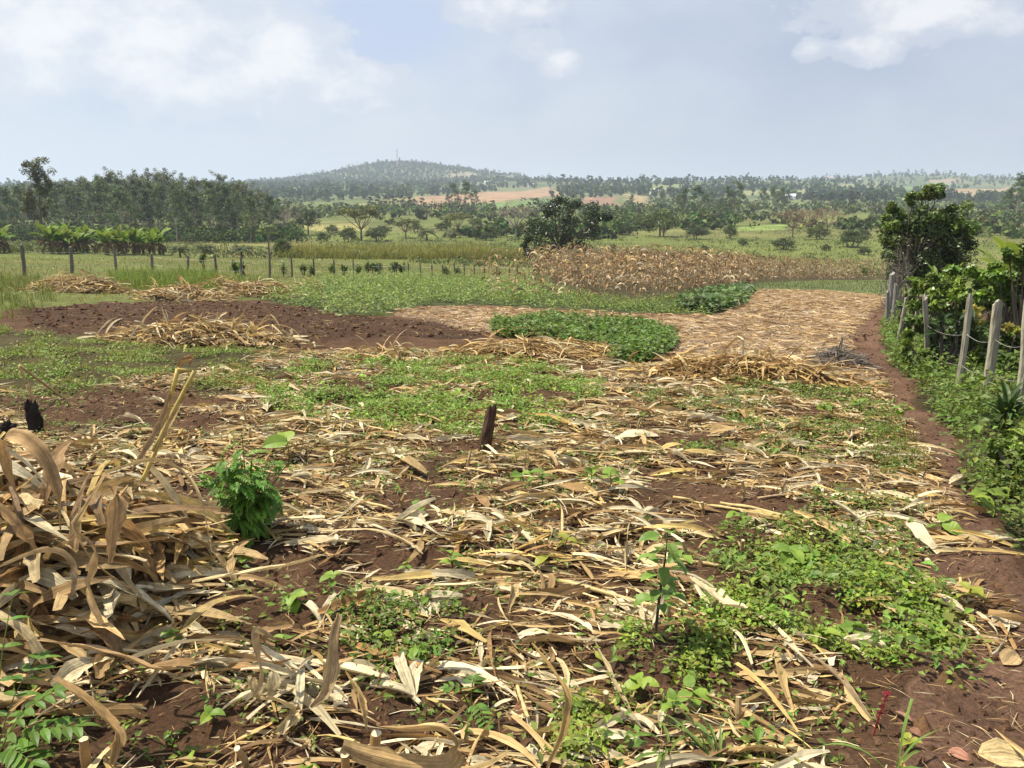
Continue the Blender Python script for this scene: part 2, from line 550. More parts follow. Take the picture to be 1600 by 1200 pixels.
def ground_colour(x, y):
    n1 = fbm(x / 2.1, y / 2.1, 41, 4); n2 = fbm(x / .5, y / .5, 43, 3)
    wob = .35 + .02 * y
    xw = x + (fbm(x / 1.3, y / 1.3, 51, 3) - .5) * wob; yw = y + (fbm(x / 1.3, y / 1.3, 57, 3) - .5) * wob
    C = np.tile(SOIL, (len(x), 1)) * (.75 + .5 * n2)[:, None]

    def put(poly, c, a=1.0, world=False):
        w = poly if world else wpoly(poly)
        m = inpoly(xw, yw, w)
        C[m] = C[m] * (1 - a) + c * a * (.8 + .4 * n1[m])[:, None]
    farm = yw > 40
    gm = np.stack([.085 + .040 * n1, .100 + .040 * n1, .026 + .010 * n1], 1)
    big = fbm(x / 45, y / 45, 61, 4)[:, None]
    gm = gm * (.65 + .7 * big)
    dry = sstep(.5, .66, fbm(x / 70, y / 35, 63, 4))[:, None]
    gm = gm * (1 - .55 * dry) + A(.16, .15, .055) * .55 * dry
    C[farm] = gm[farm]
    hill = sstep(520, 800, y)[:, None]
    hc = np.where(fbm(x / 90, y / 130, 71, 3)[:, None] > .52, A(.120, .135, .060), A(.070, .095, .040))
    C[:] = C * (1 - hill) + hc * hill
    put(P_GRASSL, A(.105, .115, .034)); put(P_GRASSR, A(.11, .13, .05)); put(P_CROP, A(.05, .06, .022))
    put(P_WEED2, A(.06, .055, .022), .8)
    put(P_TILL, TILL); put(P_MULCH, STRAWG); put(P_BEAN, A(.03, .035, .015)); put(P_PATH, PATHC)
    put(P_VERGE, A(.045, .040, .018), .8)
    put(wpoly(P_MAIZE) + MAIZE_BACK, A(.055, .045, .022), 1, True)
    for pp, c in FIELDS: put(pp, c)
    return C


def build_ground():
    ys = [-50, -30, -15, -8, -4, -2, -.5, .4]
    y = .8
    while y < 9000:
        ys.append(y)
        y += max(.034, .0125 * y) if y < 40 else .022 * y
    ys = np.array(ys + [9000.0])
    u = np.concatenate([-np.geomspace(4, 1.0, 14), np.linspace(-.98, .98, 310), np.geomspace(1.0, 4, 14)])
    hw = np.maximum(ys, 0) + 1.6
    X = u[None, :] * hw[:, None]; Y = np.repeat(ys[:, None], len(u), 1)
    x, yv = X.ravel(), Y.ravel()
    V = np.stack([x, yv, G(x, yv)], 1)
    n, m = len(ys), len(u)
    i = np.arange(n - 1)[:, None] * m + np.arange(m - 1)[None, :]
    q = np.stack([i, i + 1, i + 1 + m, i + m], -1).reshape(-1, 4)
    g = Geo().add(V, q, col=ground_colour(x, yv))
    o = g.obj("ground", M_GROUND, smooth=True)
    tag(o, kind="structure")


build_ground()


# ------------------------------------------------------------------ shape builders
def leaf5(g, P, D, Nn, Ln, W, col, droop=.15, fold=.18, flat=False):
    """small folded leaves: 5 vertices, 4 triangles each"""
    D = unit(D); S = unit(np.cross(D, Nn)); Nn = np.cross(S, D)
    Ln = np.asarray(Ln)[:, None]; W = np.asarray(W)[:, None]
    mid = P + D * Ln * .45
    up = Nn * W * fold
    tip = P + D * Ln; tip = tip - A(0, 0, 1) * droop * Ln
    if flat:
        V = np.stack([P, mid + S * W / 2, tip, mid - S * W / 2], 1).reshape(-1, 3)
        g.add(V, np.arange(len(V)).reshape(-1, 4), col=np.repeat(np.broadcast_to(col, (len(P), 3)), 4, 0)); return
    V = np.stack([P, mid + S * W / 2 + up, mid, mid - S * W / 2 + up, tip], 1)
    n = len(P); b = np.arange(n)[:, None] * 5
    T = np.concatenate([b + A(0, 2, 1).astype(int), b + A(0, 3, 2).astype(int), b + A(1, 2, 4).astype(int), b + A(2, 3, 4).astype(int)])
    C = np.repeat(np.broadcast_to(col, (n, 3)), 5, 0)
    g.add(V.reshape(-1, 3), tris=T, col=C)


def jit(col, n, amt=.25, hue=.08, r=None):
    r = r or rng
    b = np.exp(r.normal(0, amt, (n, 1)))
    return np.broadcast_to(col, (n, 3)) * b * np.exp(r.normal(0, hue, (n, 3)))


def randdir(n, r=None):
    v = (r or rng).normal(size=(n, 3)); return unit(v)


def cloud(g, centers, radii, n, size, col, cj=.22, lj=.22, up=.5, shell=.5, r=None, aspect=.5):
    """leaf-sized diamonds spread through clumps"""
    r = r or rng
    centers = np.asarray(centers, float); M = len(centers)
    radii = np.broadcast_to(np.asarray(radii, float), (M, 3)) if np.ndim(radii) < 2 else np.asarray(radii, float)
    k = np.repeat(np.arange(M), n)
    d = randdir(len(k), r)
    rr = r.uniform(0, 1, (len(k), 1)) ** shell
    P = centers[k] + d * rr * radii[k]
    nn = unit(d * .5 + randdir(len(k), r) * .8 + A(0, 0, up))
    t = unit(np.cross(nn, randdir(len(k), r))); b = np.cross(nn, t)
    s = size * np.exp(r.normal(0, .28, (len(k), 1)))
    V = np.stack([P - t * s * .5, P + b * s * aspect * .5, P + t * s * .5, P - b * s * aspect * .5], 1).reshape(-1, 3)
    c = np.broadcast_to(col, (M, 3)) if np.ndim(col) < 2 else np.asarray(col)
    c = c * np.exp(r.normal(0, cj, (M, 1))) * np.exp(r.normal(0, .05, (M, 3)))
    C = np.repeat(c[k] * np.exp(r.normal(0, lj, (len(k), 1))), 4, 0)
    g.add(V, np.arange(len(k) * 4).reshape(-1, 4), col=C)


def tube(g, pts, rad, sides=6, col=(.2, .15, .1), cap=True, jitter=0.0, r=None):
    pts = np.asarray(pts, float); n = len(pts)
    rad = np.broadcast_to(np.asarray(rad, float), (n,))
    d = np.gradient(pts, axis=0); d = unit(d)
    ref = A(0, 0, 1) if abs(d[0][2]) < .9 else A(1, 0, 0)
    s = unit(np.cross(d, ref)); b = np.cross(d, s)
    a = np.linspace(0, 2 * np.pi, sides, endpoint=False)
    rr = rad[:, None] * (1 + (jitter * (r or rng).normal(size=(n, sides)) if jitter else 0))
    V = pts[:, None, :] + rr[..., None] * (np.cos(a)[None, :, None] * s[:, None, :] + np.sin(a)[None, :, None] * b[:, None, :])
    i = np.arange(n - 1)[:, None] * sides; j = np.arange(sides)[None, :]; jn = (j + 1) % sides
    q = np.stack([i + j, i + jn, i + sides + jn, i + sides + j], -1).reshape(-1, 4)
    V = V.reshape(-1, 3)
    t = []
    if cap:
        V = np.concatenate([V, pts[-1:], pts[:1]])
        e = (n - 1) * sides
        t = [(e + k, e + (k + 1) % sides, n * sides) for k in range(sides)] + [((k + 1) % sides, k, n * sides + 1) for k in range(sides)]
    C = np.broadcast_to(col, (len(V), 3)) if np.ndim(col) < 2 else col
    g.add(V, q, t, col=C)


def prof(t, kind):
    if kind == 'blade': return np.clip(.35 + 1.6 * t, 0, 1) * np.clip((1 - t) / .55, 0, 1) ** .8
    if kind == 'ovate': return np.sin(np.pi * np.clip(t, 0, 1) ** .72) ** .85
    if kind == 'husk': return np.sin(np.pi * (.12 + .86 * t)) ** .8
    if kind == 'banana': return np.clip(t / .12, 0, 1) ** .6 * np.clip((1.02 - t) / .25, 0, 1) ** .6
    return np.clip((1 - t) / .5, 0, 1) ** .7


def ribbons(g, base, head, Ln, W, pitch0, curl, yaw=0., roll=0., twist=0., fold=.18, nseg=6, col=(.4, .3, .2), kind='blade', ripple=0., floor=None, ctip=1.0, r=None, flat=False):
    """curved, twisted, folded leaf blades; three vertices across"""
    r = r or rng
    base = np.asarray(base, float); n = len(base)

    def B(v): return np.broadcast_to(np.asarray(v, float), (n,)).astype(float)
    head, Ln, W, pitch0, curl, yaw, roll, twist, fold = map(B, (head, Ln, W, pitch0, curl, yaw, roll, twist, fold))
    t = np.linspace(0, 1, nseg + 1)
    pit = pitch0[:, None] + curl[:, None] * t[None] ** 1.3
    hd = head[:, None] + yaw[:, None] * t[None]
    D = np.stack([np.cos(pit) * np.cos(hd), np.cos(pit) * np.sin(hd), np.sin(pit)], -1)
    step = (Ln / nseg)[:, None, None] * (D[:, :-1] + D[:, 1:]) / 2
    P = base[:, None, :] + np.concatenate([np.zeros((n, 1, 3)), np.cumsum(step, 1)], 1)
    s0 = np.stack([-np.sin(hd), np.cos(hd), 0 * hd], -1)
    n0 = np.cross(D, s0)
    ro = (roll[:, None] + twist[:, None] * t[None])[..., None]
    S = np.cos(ro) * s0 + np.sin(ro) * n0
    Nn = np.cross(D, S)
    cut = (1 - r.random(n) ** 2.2 * .5) if kind in ('blade', 'husk') else np.ones(n)
    w = (W[:, None] * np.maximum(prof(t[None] * cut[:, None], kind), .02) * np.exp(r.normal(0, .09 if kind == 'blade' else .03, (n, nseg + 1))))[..., None]
    fl = fold[:, None, None] * w
    rp = (r.normal(0, 1, (n, nseg + 1, 2, 1)) * ripple) * w[:, :, None, :]
    jg = np.exp(r.normal(0, .16 if kind == 'blade' else .03, (n, nseg + 1, 2, 1)))
    Lf = P + S * w / 2 * jg[:, :, 0] + Nn * fl + Nn * rp[:, :, 0]
    Rt = P - S * w / 2 * jg[:, :, 1] + Nn * fl + Nn * rp[:, :, 1]
    V = np.stack([Lf, Rt] if flat else [Lf, P, Rt], 2); aw = V.shape[2]
    if floor is not None:
        z = floor(V[..., 0], V[..., 1]) + .004
        V[..., 2] = np.maximum(V[..., 2], z)
    V = V.reshape(-1, 3)
    m = (nseg + 1) * aw
    k = np.arange(nseg)[:, None] * aw
    q1 = k + A(0, 1, 3, 2).astype(int) if flat else np.concatenate([k + A(0, 1, 4, 3).astype(int), k + A(1, 2, 5, 4).astype(int)])
    Q = (np.arange(n)[:, None, None] * m + q1[None]).reshape(-1, 4)
    c = np.broadcast_to(col, (n, 3))[:, None, None, :] * (1 + (ctip - 1) * t[None, :, None, None])
    c = c * np.exp(r.normal(0, .05, (n, nseg + 1, aw, 1)))
    if not flat: c = c * A(1.0, .9, 1.0)[None, None, :, None]
    uu = np.zeros((n, nseg + 1, aw, 3)); sd = r.uniform(0, 60, n)
    uu[..., 0] = sd[:, None, None] + np.linspace(0, 14, aw)[None, None]; uu[..., 1] = sd[:, None, None] + (Ln[:, None] * t[None] * 5)[..., None]
    g.add(V, Q, col=np.broadcast_to(c, (n, nseg + 1, aw, 3)).reshape(-1, 3), uv=uu)


def grass(g, P, Hh, W, col, lean=.35, r=None):
    r = r or rng
    n = len(P); Hh = np.broadcast_to(Hh, (n,)); W = np.broadcast_to(W, (n,))
    a = r.uniform(0, 2 * np.pi, n); s = np.stack([np.cos(a), np.sin(a), 0 * a], 1) * W[:, None] / 2
    b = r.uniform(0, 2 * np.pi, n); l = np.abs(r.normal(0, lean, n))
    dv = np.stack([np.cos(b) * l, np.sin(b) * l, 0 * b], 1) * Hh[:, None]
    up = np.stack([0 * a, 0 * a, Hh], 1)
    M = P + up * .55 + dv * .3
    T = P + up * (1 - .25 * np.clip(l, 0, 1.5))[:, None] + dv
    V = np.stack([P - s, P + s, M + s * .8, M - s * .8, T], 1).reshape(-1, 3)
    o = np.arange(n)[:, None] * 5
    g.add(V, o + A(0, 1, 2, 3).astype(int), o + A(3, 2, 4).astype(int), col=np.repeat(col, 5, 0))


def spline(p, n):
    p = np.asarray(p, float)
    q = np.concatenate([2 * p[:1] - p[1:2], p, 2 * p[-1:] - p[-2:-1]])
    out = []
    m = len(p) - 1
    for tt in np.linspace(0, m, n):
        i = min(int(tt), m - 1); t = tt - i
        a, b, c, d = q[i], q[i + 1], q[i + 2], q[i + 3]
        out.append(.5 * ((2 * b) + (-a + c) * t + (2 * a - 5 * b + 4 * c - d) * t * t + (-a + 3 * b - 3 * c + d) * t ** 3))
    return np.array(out)


def hero_leaf(path, width, roll=0., twist=0., fold=.15, col=(.4, .3, .17), kind='blade', n=26, ripple=.04, across=7, corr=.045, torn=.07):
    """one large maize leaf along a 3-D path; returns Geo"""
    P = spline(path, n); t = np.linspace(0, 1, n)
    D = unit(np.gradient(P, axis=0))
    s0 = np.cross(D, A(0, 0, 1)); s0 = np.where(np.linalg.norm(s0, axis=1, keepdims=True) < .15, A(1, 0, 0), s0)
    for i in range(1, n):
        if (s0[i] * s0[i - 1]).sum() < 0: s0[i] *= -1
    s0 = unit(s0); n0 = np.cross(s0, D)
    ro = (roll + twist * t)[:, None]
    S = np.cos(ro) * s0 + np.sin(ro) * n0; Nn = np.cross(S, D)
    w = width * np.maximum(prof(t * .93, kind), .03) * np.exp(rng.normal(0, .03, n))
    rows = []
    cor = rng.normal(0, corr, across)
    for ki, k in enumerate(np.linspace(-1, 1, across)):
        rw = np.convolve(rng.normal(0, 1, n + 8), np.hanning(9) / 2.0, 'valid')
        off = fold * (abs(k) ** 1.4) * w + ripple * 2.0 * w * rw * abs(k) + cor[ki] * w
        if abs(k) > .99: k = k * np.exp(rng.normal(0, .10, n))
        rows.append(P + S * (np.asarray(k) * w / 2)[:, None] + Nn * off[:, None])
    V = np.stack(rows, 1)
    i = np.arange(n - 1)[:, None] * across + np.arange(across - 1)[None]
    q4 = np.stack([i, i + 1, i + 1 + across, i + across], -1)
    keep = np.ones(q4.shape[:2], bool); keep[:, 0] = rng.random(n - 1) > torn; keep[:, -1] = rng.random(n - 1) > torn
    q = q4[keep]
    st = 1 + .16 * np.sin(np.arange(across) * 2.4 + 1)[None, :, None] + rng.normal(0, .06, (n, across, 1))
    st = st * (1 - .25 * (np.abs(np.linspace(-1, 1, across)) < .2))[None, :, None]
    uu = np.zeros((n, across, 3)); sd = rng.uniform(0, 60)
    uu[..., 0] = sd + np.linspace(0, 18, across)[None]; uu[..., 1] = sd + (t * n * .06)[:, None]
    return Geo().add(V.reshape(-1, 3), q, col=(A(*col) * A(1.06, .97, .80) * st).reshape(-1, 3), uv=uu)


def leaf_path(r, L, p0, curl, yaw, n=9):
    k = np.linspace(0, 1, n); pit = p0 + curl * k ** 1.2; hd = yaw * k + np.cumsum(r.normal(0, .06, n))
    st = np.stack([np.cos(pit) * np.cos(hd), np.cos(pit) * np.sin(hd), np.sin(pit)], 1) * L / (n - 1)
    P = np.concatenate([np.zeros((1, 3)), np.cumsum(st[:-1], 0)])
    return P - A(L * .45, 0, 0)


DRYC = np.array([(.46, .32, .145), (.40, .265, .115), (.33, .205, .085), (.51, .39, .20), (.55, .455, .27), (.26, .155, .065), (.48, .345, .125), (.43, .295, .13), (.21, .13, .06)])


def dry_cols(n, r=None, pale=0.0):
    r = r or rng
    c = DRYC[r.integers(0, len(DRYC), n)]
    p = (r.random(n) < pale)[:, None]
    c = np.where(p, A(.60, .51, .33), c)
    return c * np.exp(r.normal(0, .16, (n, 1)))


def join_parts(name, label, cat, loc, rz, sc, parts, group=None):
    """thing with part meshes [(part_name, mesh), ...]"""
    t = thing(name, label, cat, loc, rz, group)
    t.scale = (sc, sc, sc) if np.isscalar(sc) else sc
    for nm, me in parts: link(nm, me, t)
    return t


# ------------------------------------------------------------------ tree prototypes (unit: metres, base at origin)
def eucalyptus(seed, h=14.0, lean=0.0, dens=1.0, leaf=.34, col=(.058, .078, .036), crown0=.32, wide=.17, bark=(.30, .25, .20)):
    r = np.random.default_rng(seed)
    tr = Geo(); cr = Geo()
    k = np.linspace(0, 1, 9)
    P = np.stack([lean * h * k ** 1.5 + .012 * h * np.cumsum(r.normal(0, .5, 9)) * k, .012 * h * np.cumsum(r.normal(0, .5, 9)) * k, h * .97 * k], 1)
    tube(tr, P, np.interp(k, [0, .06, 1], [.020 * h, .013 * h, .003 * h]), 7, bark, jitter=.06, r=r)
    cs, rs = [], []
    nb = int(17 * dens)
    for i in range(nb):
        t = crown0 + (1 - crown0) * ((i + r.random()) / nb)
        p0 = np.array([np.interp(t, k, P[:, j]) for j in range(3)])
        a = r.uniform(0, 2 * np.pi)
        reach = h * wide * (1.15 - .75 * (t - crown0) / (1 - crown0)) * r.uniform(.35, 1.15)
        p1 = p0 + A(np.cos(a) * reach, np.sin(a) * reach, reach * r.uniform(.35, 1.0))
        tube(tr, [p0, (p0 + p1) / 2 + A(0, 0, -.04 * reach), p1], [.006 * h * (1.2 - t), .004 * h * (1.2 - t), .0015 * h], 4, bark, cap=False)
        for q in range(r.integers(2, 4)):
            cs.append(p1 + r.normal(0, .032 * h, 3)); rs.append(h * A(.052, .052, .045) * r.uniform(.7, 1.35))
    for q in range(3): cs.append(P[-1] + r.normal(0, .02 * h, 3)); rs.append(h * A(.05, .05, .05))
    cloud(cr, cs, np.array(rs), int(70 * dens), leaf, col, .32, .3, .55, .45, r, .42)
    return [("trunk", tr.mesh("trunk", M_BARK)), ("crown", cr.mesh("crown", M_LEAF))]


def round_tree(seed, h=6.0, w=5.0, col=(.032, .050, .016), leaf=.26, n=70, clumps=34, base=.12, bark=(.16, .12, .09), mat=None, holes=1.0, dome=True, trunks=1):
    r = np.random.default_rng(seed)
    tr = Geo(); cr = Geo()
    cs, rs = [], []
    for i in range(clumps):
        a = r.uniform(0, 2 * np.pi); e = r.uniform(-.5, 1.0)
        rad = r.uniform(.45, 1.0)
        x = np.cos(a) * math.cos(e * 1.4) * w / 2 * rad * .86
        y = np.sin(a) * math.cos(e * 1.4) * w / 2 * rad * .86
        z = h * (base + (1 - base) * (.5 + .46 * math.sin(e * 1.4) * rad))
        cs.append((x, y, z)); rs.append(A(w, w, h * .8) * r.uniform(.10, .19))
    cs = np.array(cs)
    for q in range(trunks):
        o = r.normal(0, .06 * w, 3) * (trunks > 1); o[2] = 0
        mid = o * 1.4 + A(r.normal(0, .03 * w), r.normal(0, .03 * w), h * .38)
        tube(tr, [o, o + (mid - o) * .5, mid], [.030 * h, .024 * h, .019 * h], 7, bark, jitter=.08, r=r)
        for c in cs[r.permutation(len(cs))[:14 // trunks + 3]]:
            m = (mid + c) / 2 + r.normal(0, .03 * h, 3)
            tube(tr, [mid, m, c], [.013 * h, .008 * h, .003 * h], 4, bark, cap=False)
    cloud(cr, cs, np.array(rs), n, leaf, col, .2, .25, .5, .42, r, .5)
    return [("trunk", tr.mesh("trunk", M_BARK)), ("crown", cr.mesh("crown", mat or M_LEAF))]


def acacia(seed, h=6.0, w=7.0, col=(.060, .078, .022), leaf=.22, bare=False, bark=(.15, .11, .08)):
    r = np.random.default_rng(seed)
    tr = Geo(); cr = Geo()
    fork = A(0, 0, h * .3)
    tube(tr, [(0, 0, 0), fork * .5 + A(.05, 0, 0), fork], [.032 * h, .026 * h, .022 * h], 7, bark, jitter=.08, r=r)
    cs, rs = [], []
    nb = 13
    for i in range(nb):
        a = 2 * np.pi * (i + r.random()) / nb
        d = w / 2 * math.sqrt(r.uniform(.05, 1))
        tip = A(np.cos(a) * d, np.sin(a) * d, h * (.93 - .22 * (2 * d / w) ** 2) * r.uniform(.82, 1.02))
        mid = fork + (tip - fork) * .55 + A(0, 0, -.06 * h) + r.normal(0, .02 * h, 3)
        tube(tr, [fork, mid, tip], [.013 * h, .009 * h, .003 * h], 5, bark, cap=False)
        for q in range(5):
            e = tip + r.normal(0, 1, 3) * A(.11 * w, .11 * w, .035 * h)
            tube(tr, [mid * .5 + tip * .5, e], [.005 * h, .0015 * h], 3, bark, cap=False)
            cs.append(e); rs.append(A(.085 * w, .085 * w, .04 * h) * r.uniform(.7, 1.4))
            if bare:
                for k in range(4):
                    f = e + r.normal(0, 1, 3) * A(.06 * w, .06 * w, .06 * h)
                    tube(tr, [e, f], [.0022 * h, .0012 * h], 3, bark, cap=False)
    parts = [("trunk", tr.mesh("trunk", M_BARK))]
    cloud(cr, cs, np.array(rs), 14 if bare else 60, leaf, col, .2, .25, .8, .5, r, .5)
    parts.append(("crown", cr.mesh("crown", M_LEAF)))
    return parts


def palm(seed, h=4.0, trunk_h=1.2, nf=22, L=2.0, col=(.055, .080, .025), skirt=True):
    r = np.random.default_rng(seed)
    tr = Geo(); cr = Geo()
    tube(tr, [(0, 0, 0), (.03, 0, trunk_h * .5), (0, .02, trunk_h)], [.17, .16, .15], 8, (.14, .10, .07), jitter=.12, r=r)
    fr = []
    for i in range(nf):
        a = r.uniform(0, 2 * np.pi); p0 = r.uniform(-.25, 1.35)
        dead = skirt and p0 < .05
        c = np.array((.20, .15, .07)) if dead else jit(col, 1, .15, .05, r)[0]
        k = np.linspace(0, 1, 8); pit = p0 - (1.5 if not dead else 1.1) * k ** 1.4
        dx = np.cumsum(np.cos(pit)) * L / 8; dz = np.cumsum(np.sin(pit)) * L / 8
        P = np.stack([np.cos(a) * dx, np.sin(a) * dx, trunk_h + dz], 1)
        tube(cr, P, np.linspace(.025, .006, 8), 3, c * .9, cap=False)
        tt = np.linspace(.12, .98, 26); Q = np.stack([np.interp(tt, k, P[:, j]) for j in range(3)], 1)
        T = unit(np.gradient(Q, axis=0)); S = np.cross(T, A(0, 0, 1)); S = unit(S)
        for sg in (-1, 1):
            D = unit(T * .7 + sg * S * .8 + A(0, 0, -.35))
            leaf5(cr, Q, D, unit(np.cross(D, T) + 1e-3), L * .26 * np.sin(np.pi * (.15 + .8 * tt)), np.full(26, L * .028), jit(c, 26, .15, .04, r), .25)
    return [("trunk", tr.mesh("trunk", M_BARK)), ("fronds", cr.mesh("fronds", M_LEAF))]


def banana(seed, h=2.8, stems=1, dead=4, col=(.11, .19, .035), nl=8, parts_each=False, wide=1.0):
    """one banana plant: pseudostem, arching blades, hanging dry leaves"""
    r = np.random.default_rng(seed)
    tr = Geo(); cr = Geo(); dd = Geo(); leaves = []
    sh = h * .42
    tube(tr, [(0, 0, 0), (.02 * h, .01 * h, sh * .5), (.03 * h, 0, sh)], [.045 * h, .038 * h, .024 * h], 9, np.array((.16, .15, .06)), jitter=.05, r=r)
    top = A(.03 * h, 0, sh)
    for i in range(nl):
        a = i * 2.4 + r.uniform(-.4, .4)
        pt = r.uniform(1.0, 1.5) if i < nl * .7 else r.uniform(.3, .8)
        g = Geo() if parts_each else cr
        ribbons(g, top[None] + r.normal(0, .01 * h, (1, 3)), a, h * r.uniform(.5, .68), h * wide * r.uniform(.13, .18), pt, -r.uniform(.2, 1.2), r.normal(0, .15), r.normal(0, .25), r.normal(0, .3), .16, 9,
                jit(col, 1, .16, .06, r) * (A(1.25, 1.15, .9) if pt > 1.1 else 1), 'banana', .05, r=r)
        if parts_each: leaves.append(("leaf", g.mesh("leaf", M_GRASS)))
    for i in range(dead):
        a = r.uniform(0, 2 * np.pi)
        ribbons(dd, (top - A(0, 0, sh * r.uniform(0, .25)))[None], a, h * r.uniform(.35, .5), h * .09, -r.uniform(-.3, .6), -1.1, .2, .3, 1.0, .3, 6, A(.17, .11, .06) * r.uniform(.7, 1.3), 'blade', .1, r=r)
    out = [("stem", tr.mesh("stem", M_BARK))]
    out += leaves if parts_each else [("leaves", cr.mesh("leaves", M_GRASS))]
    if dead: out.append(("dry_leaves", dd.mesh("dry_leaves", M_DRY)))
    return out


def place(parts, name, label, cat, loc, h_scale, rz=None, group=None):
    return join_parts(name, label, cat, loc, rng.uniform(0, 6.28) if rz is None else rz, h_scale, parts, group)


def base_height(px, by, ty):
    p = at1(px, by)
    d = math.hypot(p[1], 0)
    return p, (by - ty) * d / FPX * 1.03


# ------------------------------------------------------------------ far hills: woodland as one mass, houses, masts
def far_woods():
    g = Geo()
    # woodland cover over the slopes, thinned by plots
    n = 13000
    Y = np.exp(rng.uniform(np.log(620), np.log(3300), n)); u = rng.uniform(-.85, .85, n); X = u * Y
    Y[:2600] = rng.uniform(1350, 2150, 2600); X[:2600] = rng.normal(-285, 210, 2600)
    dens = fbm(X / 160, Y / 160, 91, 4)
    px, py = proj(np.stack([X, Y, H(X, Y)], 1))
    ok = (dens > .455)
    ok |= (np.abs(px - 590) < 190) & (Y > 900) & (rng.random(n) < .85)
    ok |= (Y > 2000) & (rng.random(n) < .45)
    for pp, _ in FIELDS: ok &= ~inpoly(px, py, [(a, b + 1) for a, b in pp]) | (rng.random(n) < .03)
    X, Y = X[ok], Y[ok]; n = len(X)
    hh = rng.uniform(3.5, 9, n) * (1 + .6 * (rng.random(n) < .12)); ww = hh * rng.uniform(.28, .62, n)
    Z = H(X, Y)
    nc = 3
    cs = np.repeat(np.stack([X, Y, Z], 1), nc, 0)
    cs[:, 2] += np.repeat(hh, nc) * np.tile([.35, .6, .82], n)
    cs[:, 0] += rng.normal(0, .25, n * nc) * np.repeat(ww, nc); cs[:, 1] += rng.normal(0, .25, n * nc) * np.repeat(ww, nc)
    rs = np.stack([np.repeat(ww * .55, nc)] * 2 + [np.repeat(hh * .22, nc)], 1)
    col = np.repeat(jit(A(.040, .066, .028), n, .28, .08), nc, 0)
    cloud(g, cs, rs, 5, 3.6, col, .08, .22, .4, .4, None, .7)
    o = g.obj("far_woodland", M_FAR)
    tag(o, "hazy woodland covering the far hillsides", "woodland", kind="stuff")
    # scrub and small trees dotted over the valley floor
    g = Geo()
    n = 4200
    Y = np.exp(rng.uniform(np.log(165), np.log(680), n)); X = rng.uniform(-.8, .8, n) * Y
    px, py = proj(np.stack([X, Y, H(X, Y)], 1))
    dens = fbm(X / 40, Y / 55, 95, 4)
    ok = dens > np.interp(Y, [165, 230, 300, 640], [.60, .52, .45, .41])
    for pp, _ in FIELDS: ok &= ~inpoly(px, py, pp) | (rng.random(n) < .02)
    X, Y = X[ok], Y[ok]; n = len(X)
    hh = rng.uniform(1.5, 6.0, n) * np.interp(Y, [165, 350], [.5, 1.0]); ww = hh * rng.uniform(.7, 1.5, n)
    nc = 4
    cs = np.repeat(np.stack([X, Y, H(X, Y)], 1), nc, 0)
    cs[:, 2] += np.repeat(hh, nc) * np.tile([.25, .45, .6, .78], n)
    cs[:, 0] += rng.normal(0, .3, n * nc) * np.repeat(ww, nc); cs[:, 1] += rng.normal(0, .3, n * nc) * np.repeat(ww, nc)
    rs = np.stack([np.repeat(ww * .38, nc)] * 2 + [np.repeat(hh * .22, nc)], 1)
    col = np.repeat(jit(A(.055, .080, .026), n, .3, .12), nc, 0)
    cloud(g, cs, rs, 9, 1.3, col, .1, .25, .5, .4, None, .6)
    o = g.obj("valley_scrub", M_FAR)
    tag(o, "mixed scrub and small trees scattered over the valley floor", "scrub", kind="stuff")


far_woods()


def undergrowth():
    g = Geo()
    n = 420
    px = rng.uniform(-90, 475, n); Y = rng.uniform(146, 185, n); X = (px - 800) / FPX * Y
    hh = rng.uniform(1.2, 3.6, n)
    nc = 3
    cs = np.repeat(np.stack([X, Y, H(X, Y)], 1), nc, 0); cs[:, 2] += np.repeat(hh, nc) * np.tile([.25, .5, .75], n)
    cs[:, :2] += rng.normal(0, .8, (n * nc, 2))
    rs = np.stack([np.repeat(hh * .5, nc)] * 2 + [np.repeat(hh * .25, nc)], 1)
    cloud(g, cs, rs, 24, .52, np.repeat(jit(A(.045, .070, .024), n, .25, .1), nc, 0), .1, .25, .5, .4, None, .55)
    tag(g.obj("plantation_undergrowth", M_FAR), "dark leafy undergrowth along the foot of the plantation", "undergrowth", kind="stuff")


undergrowth()


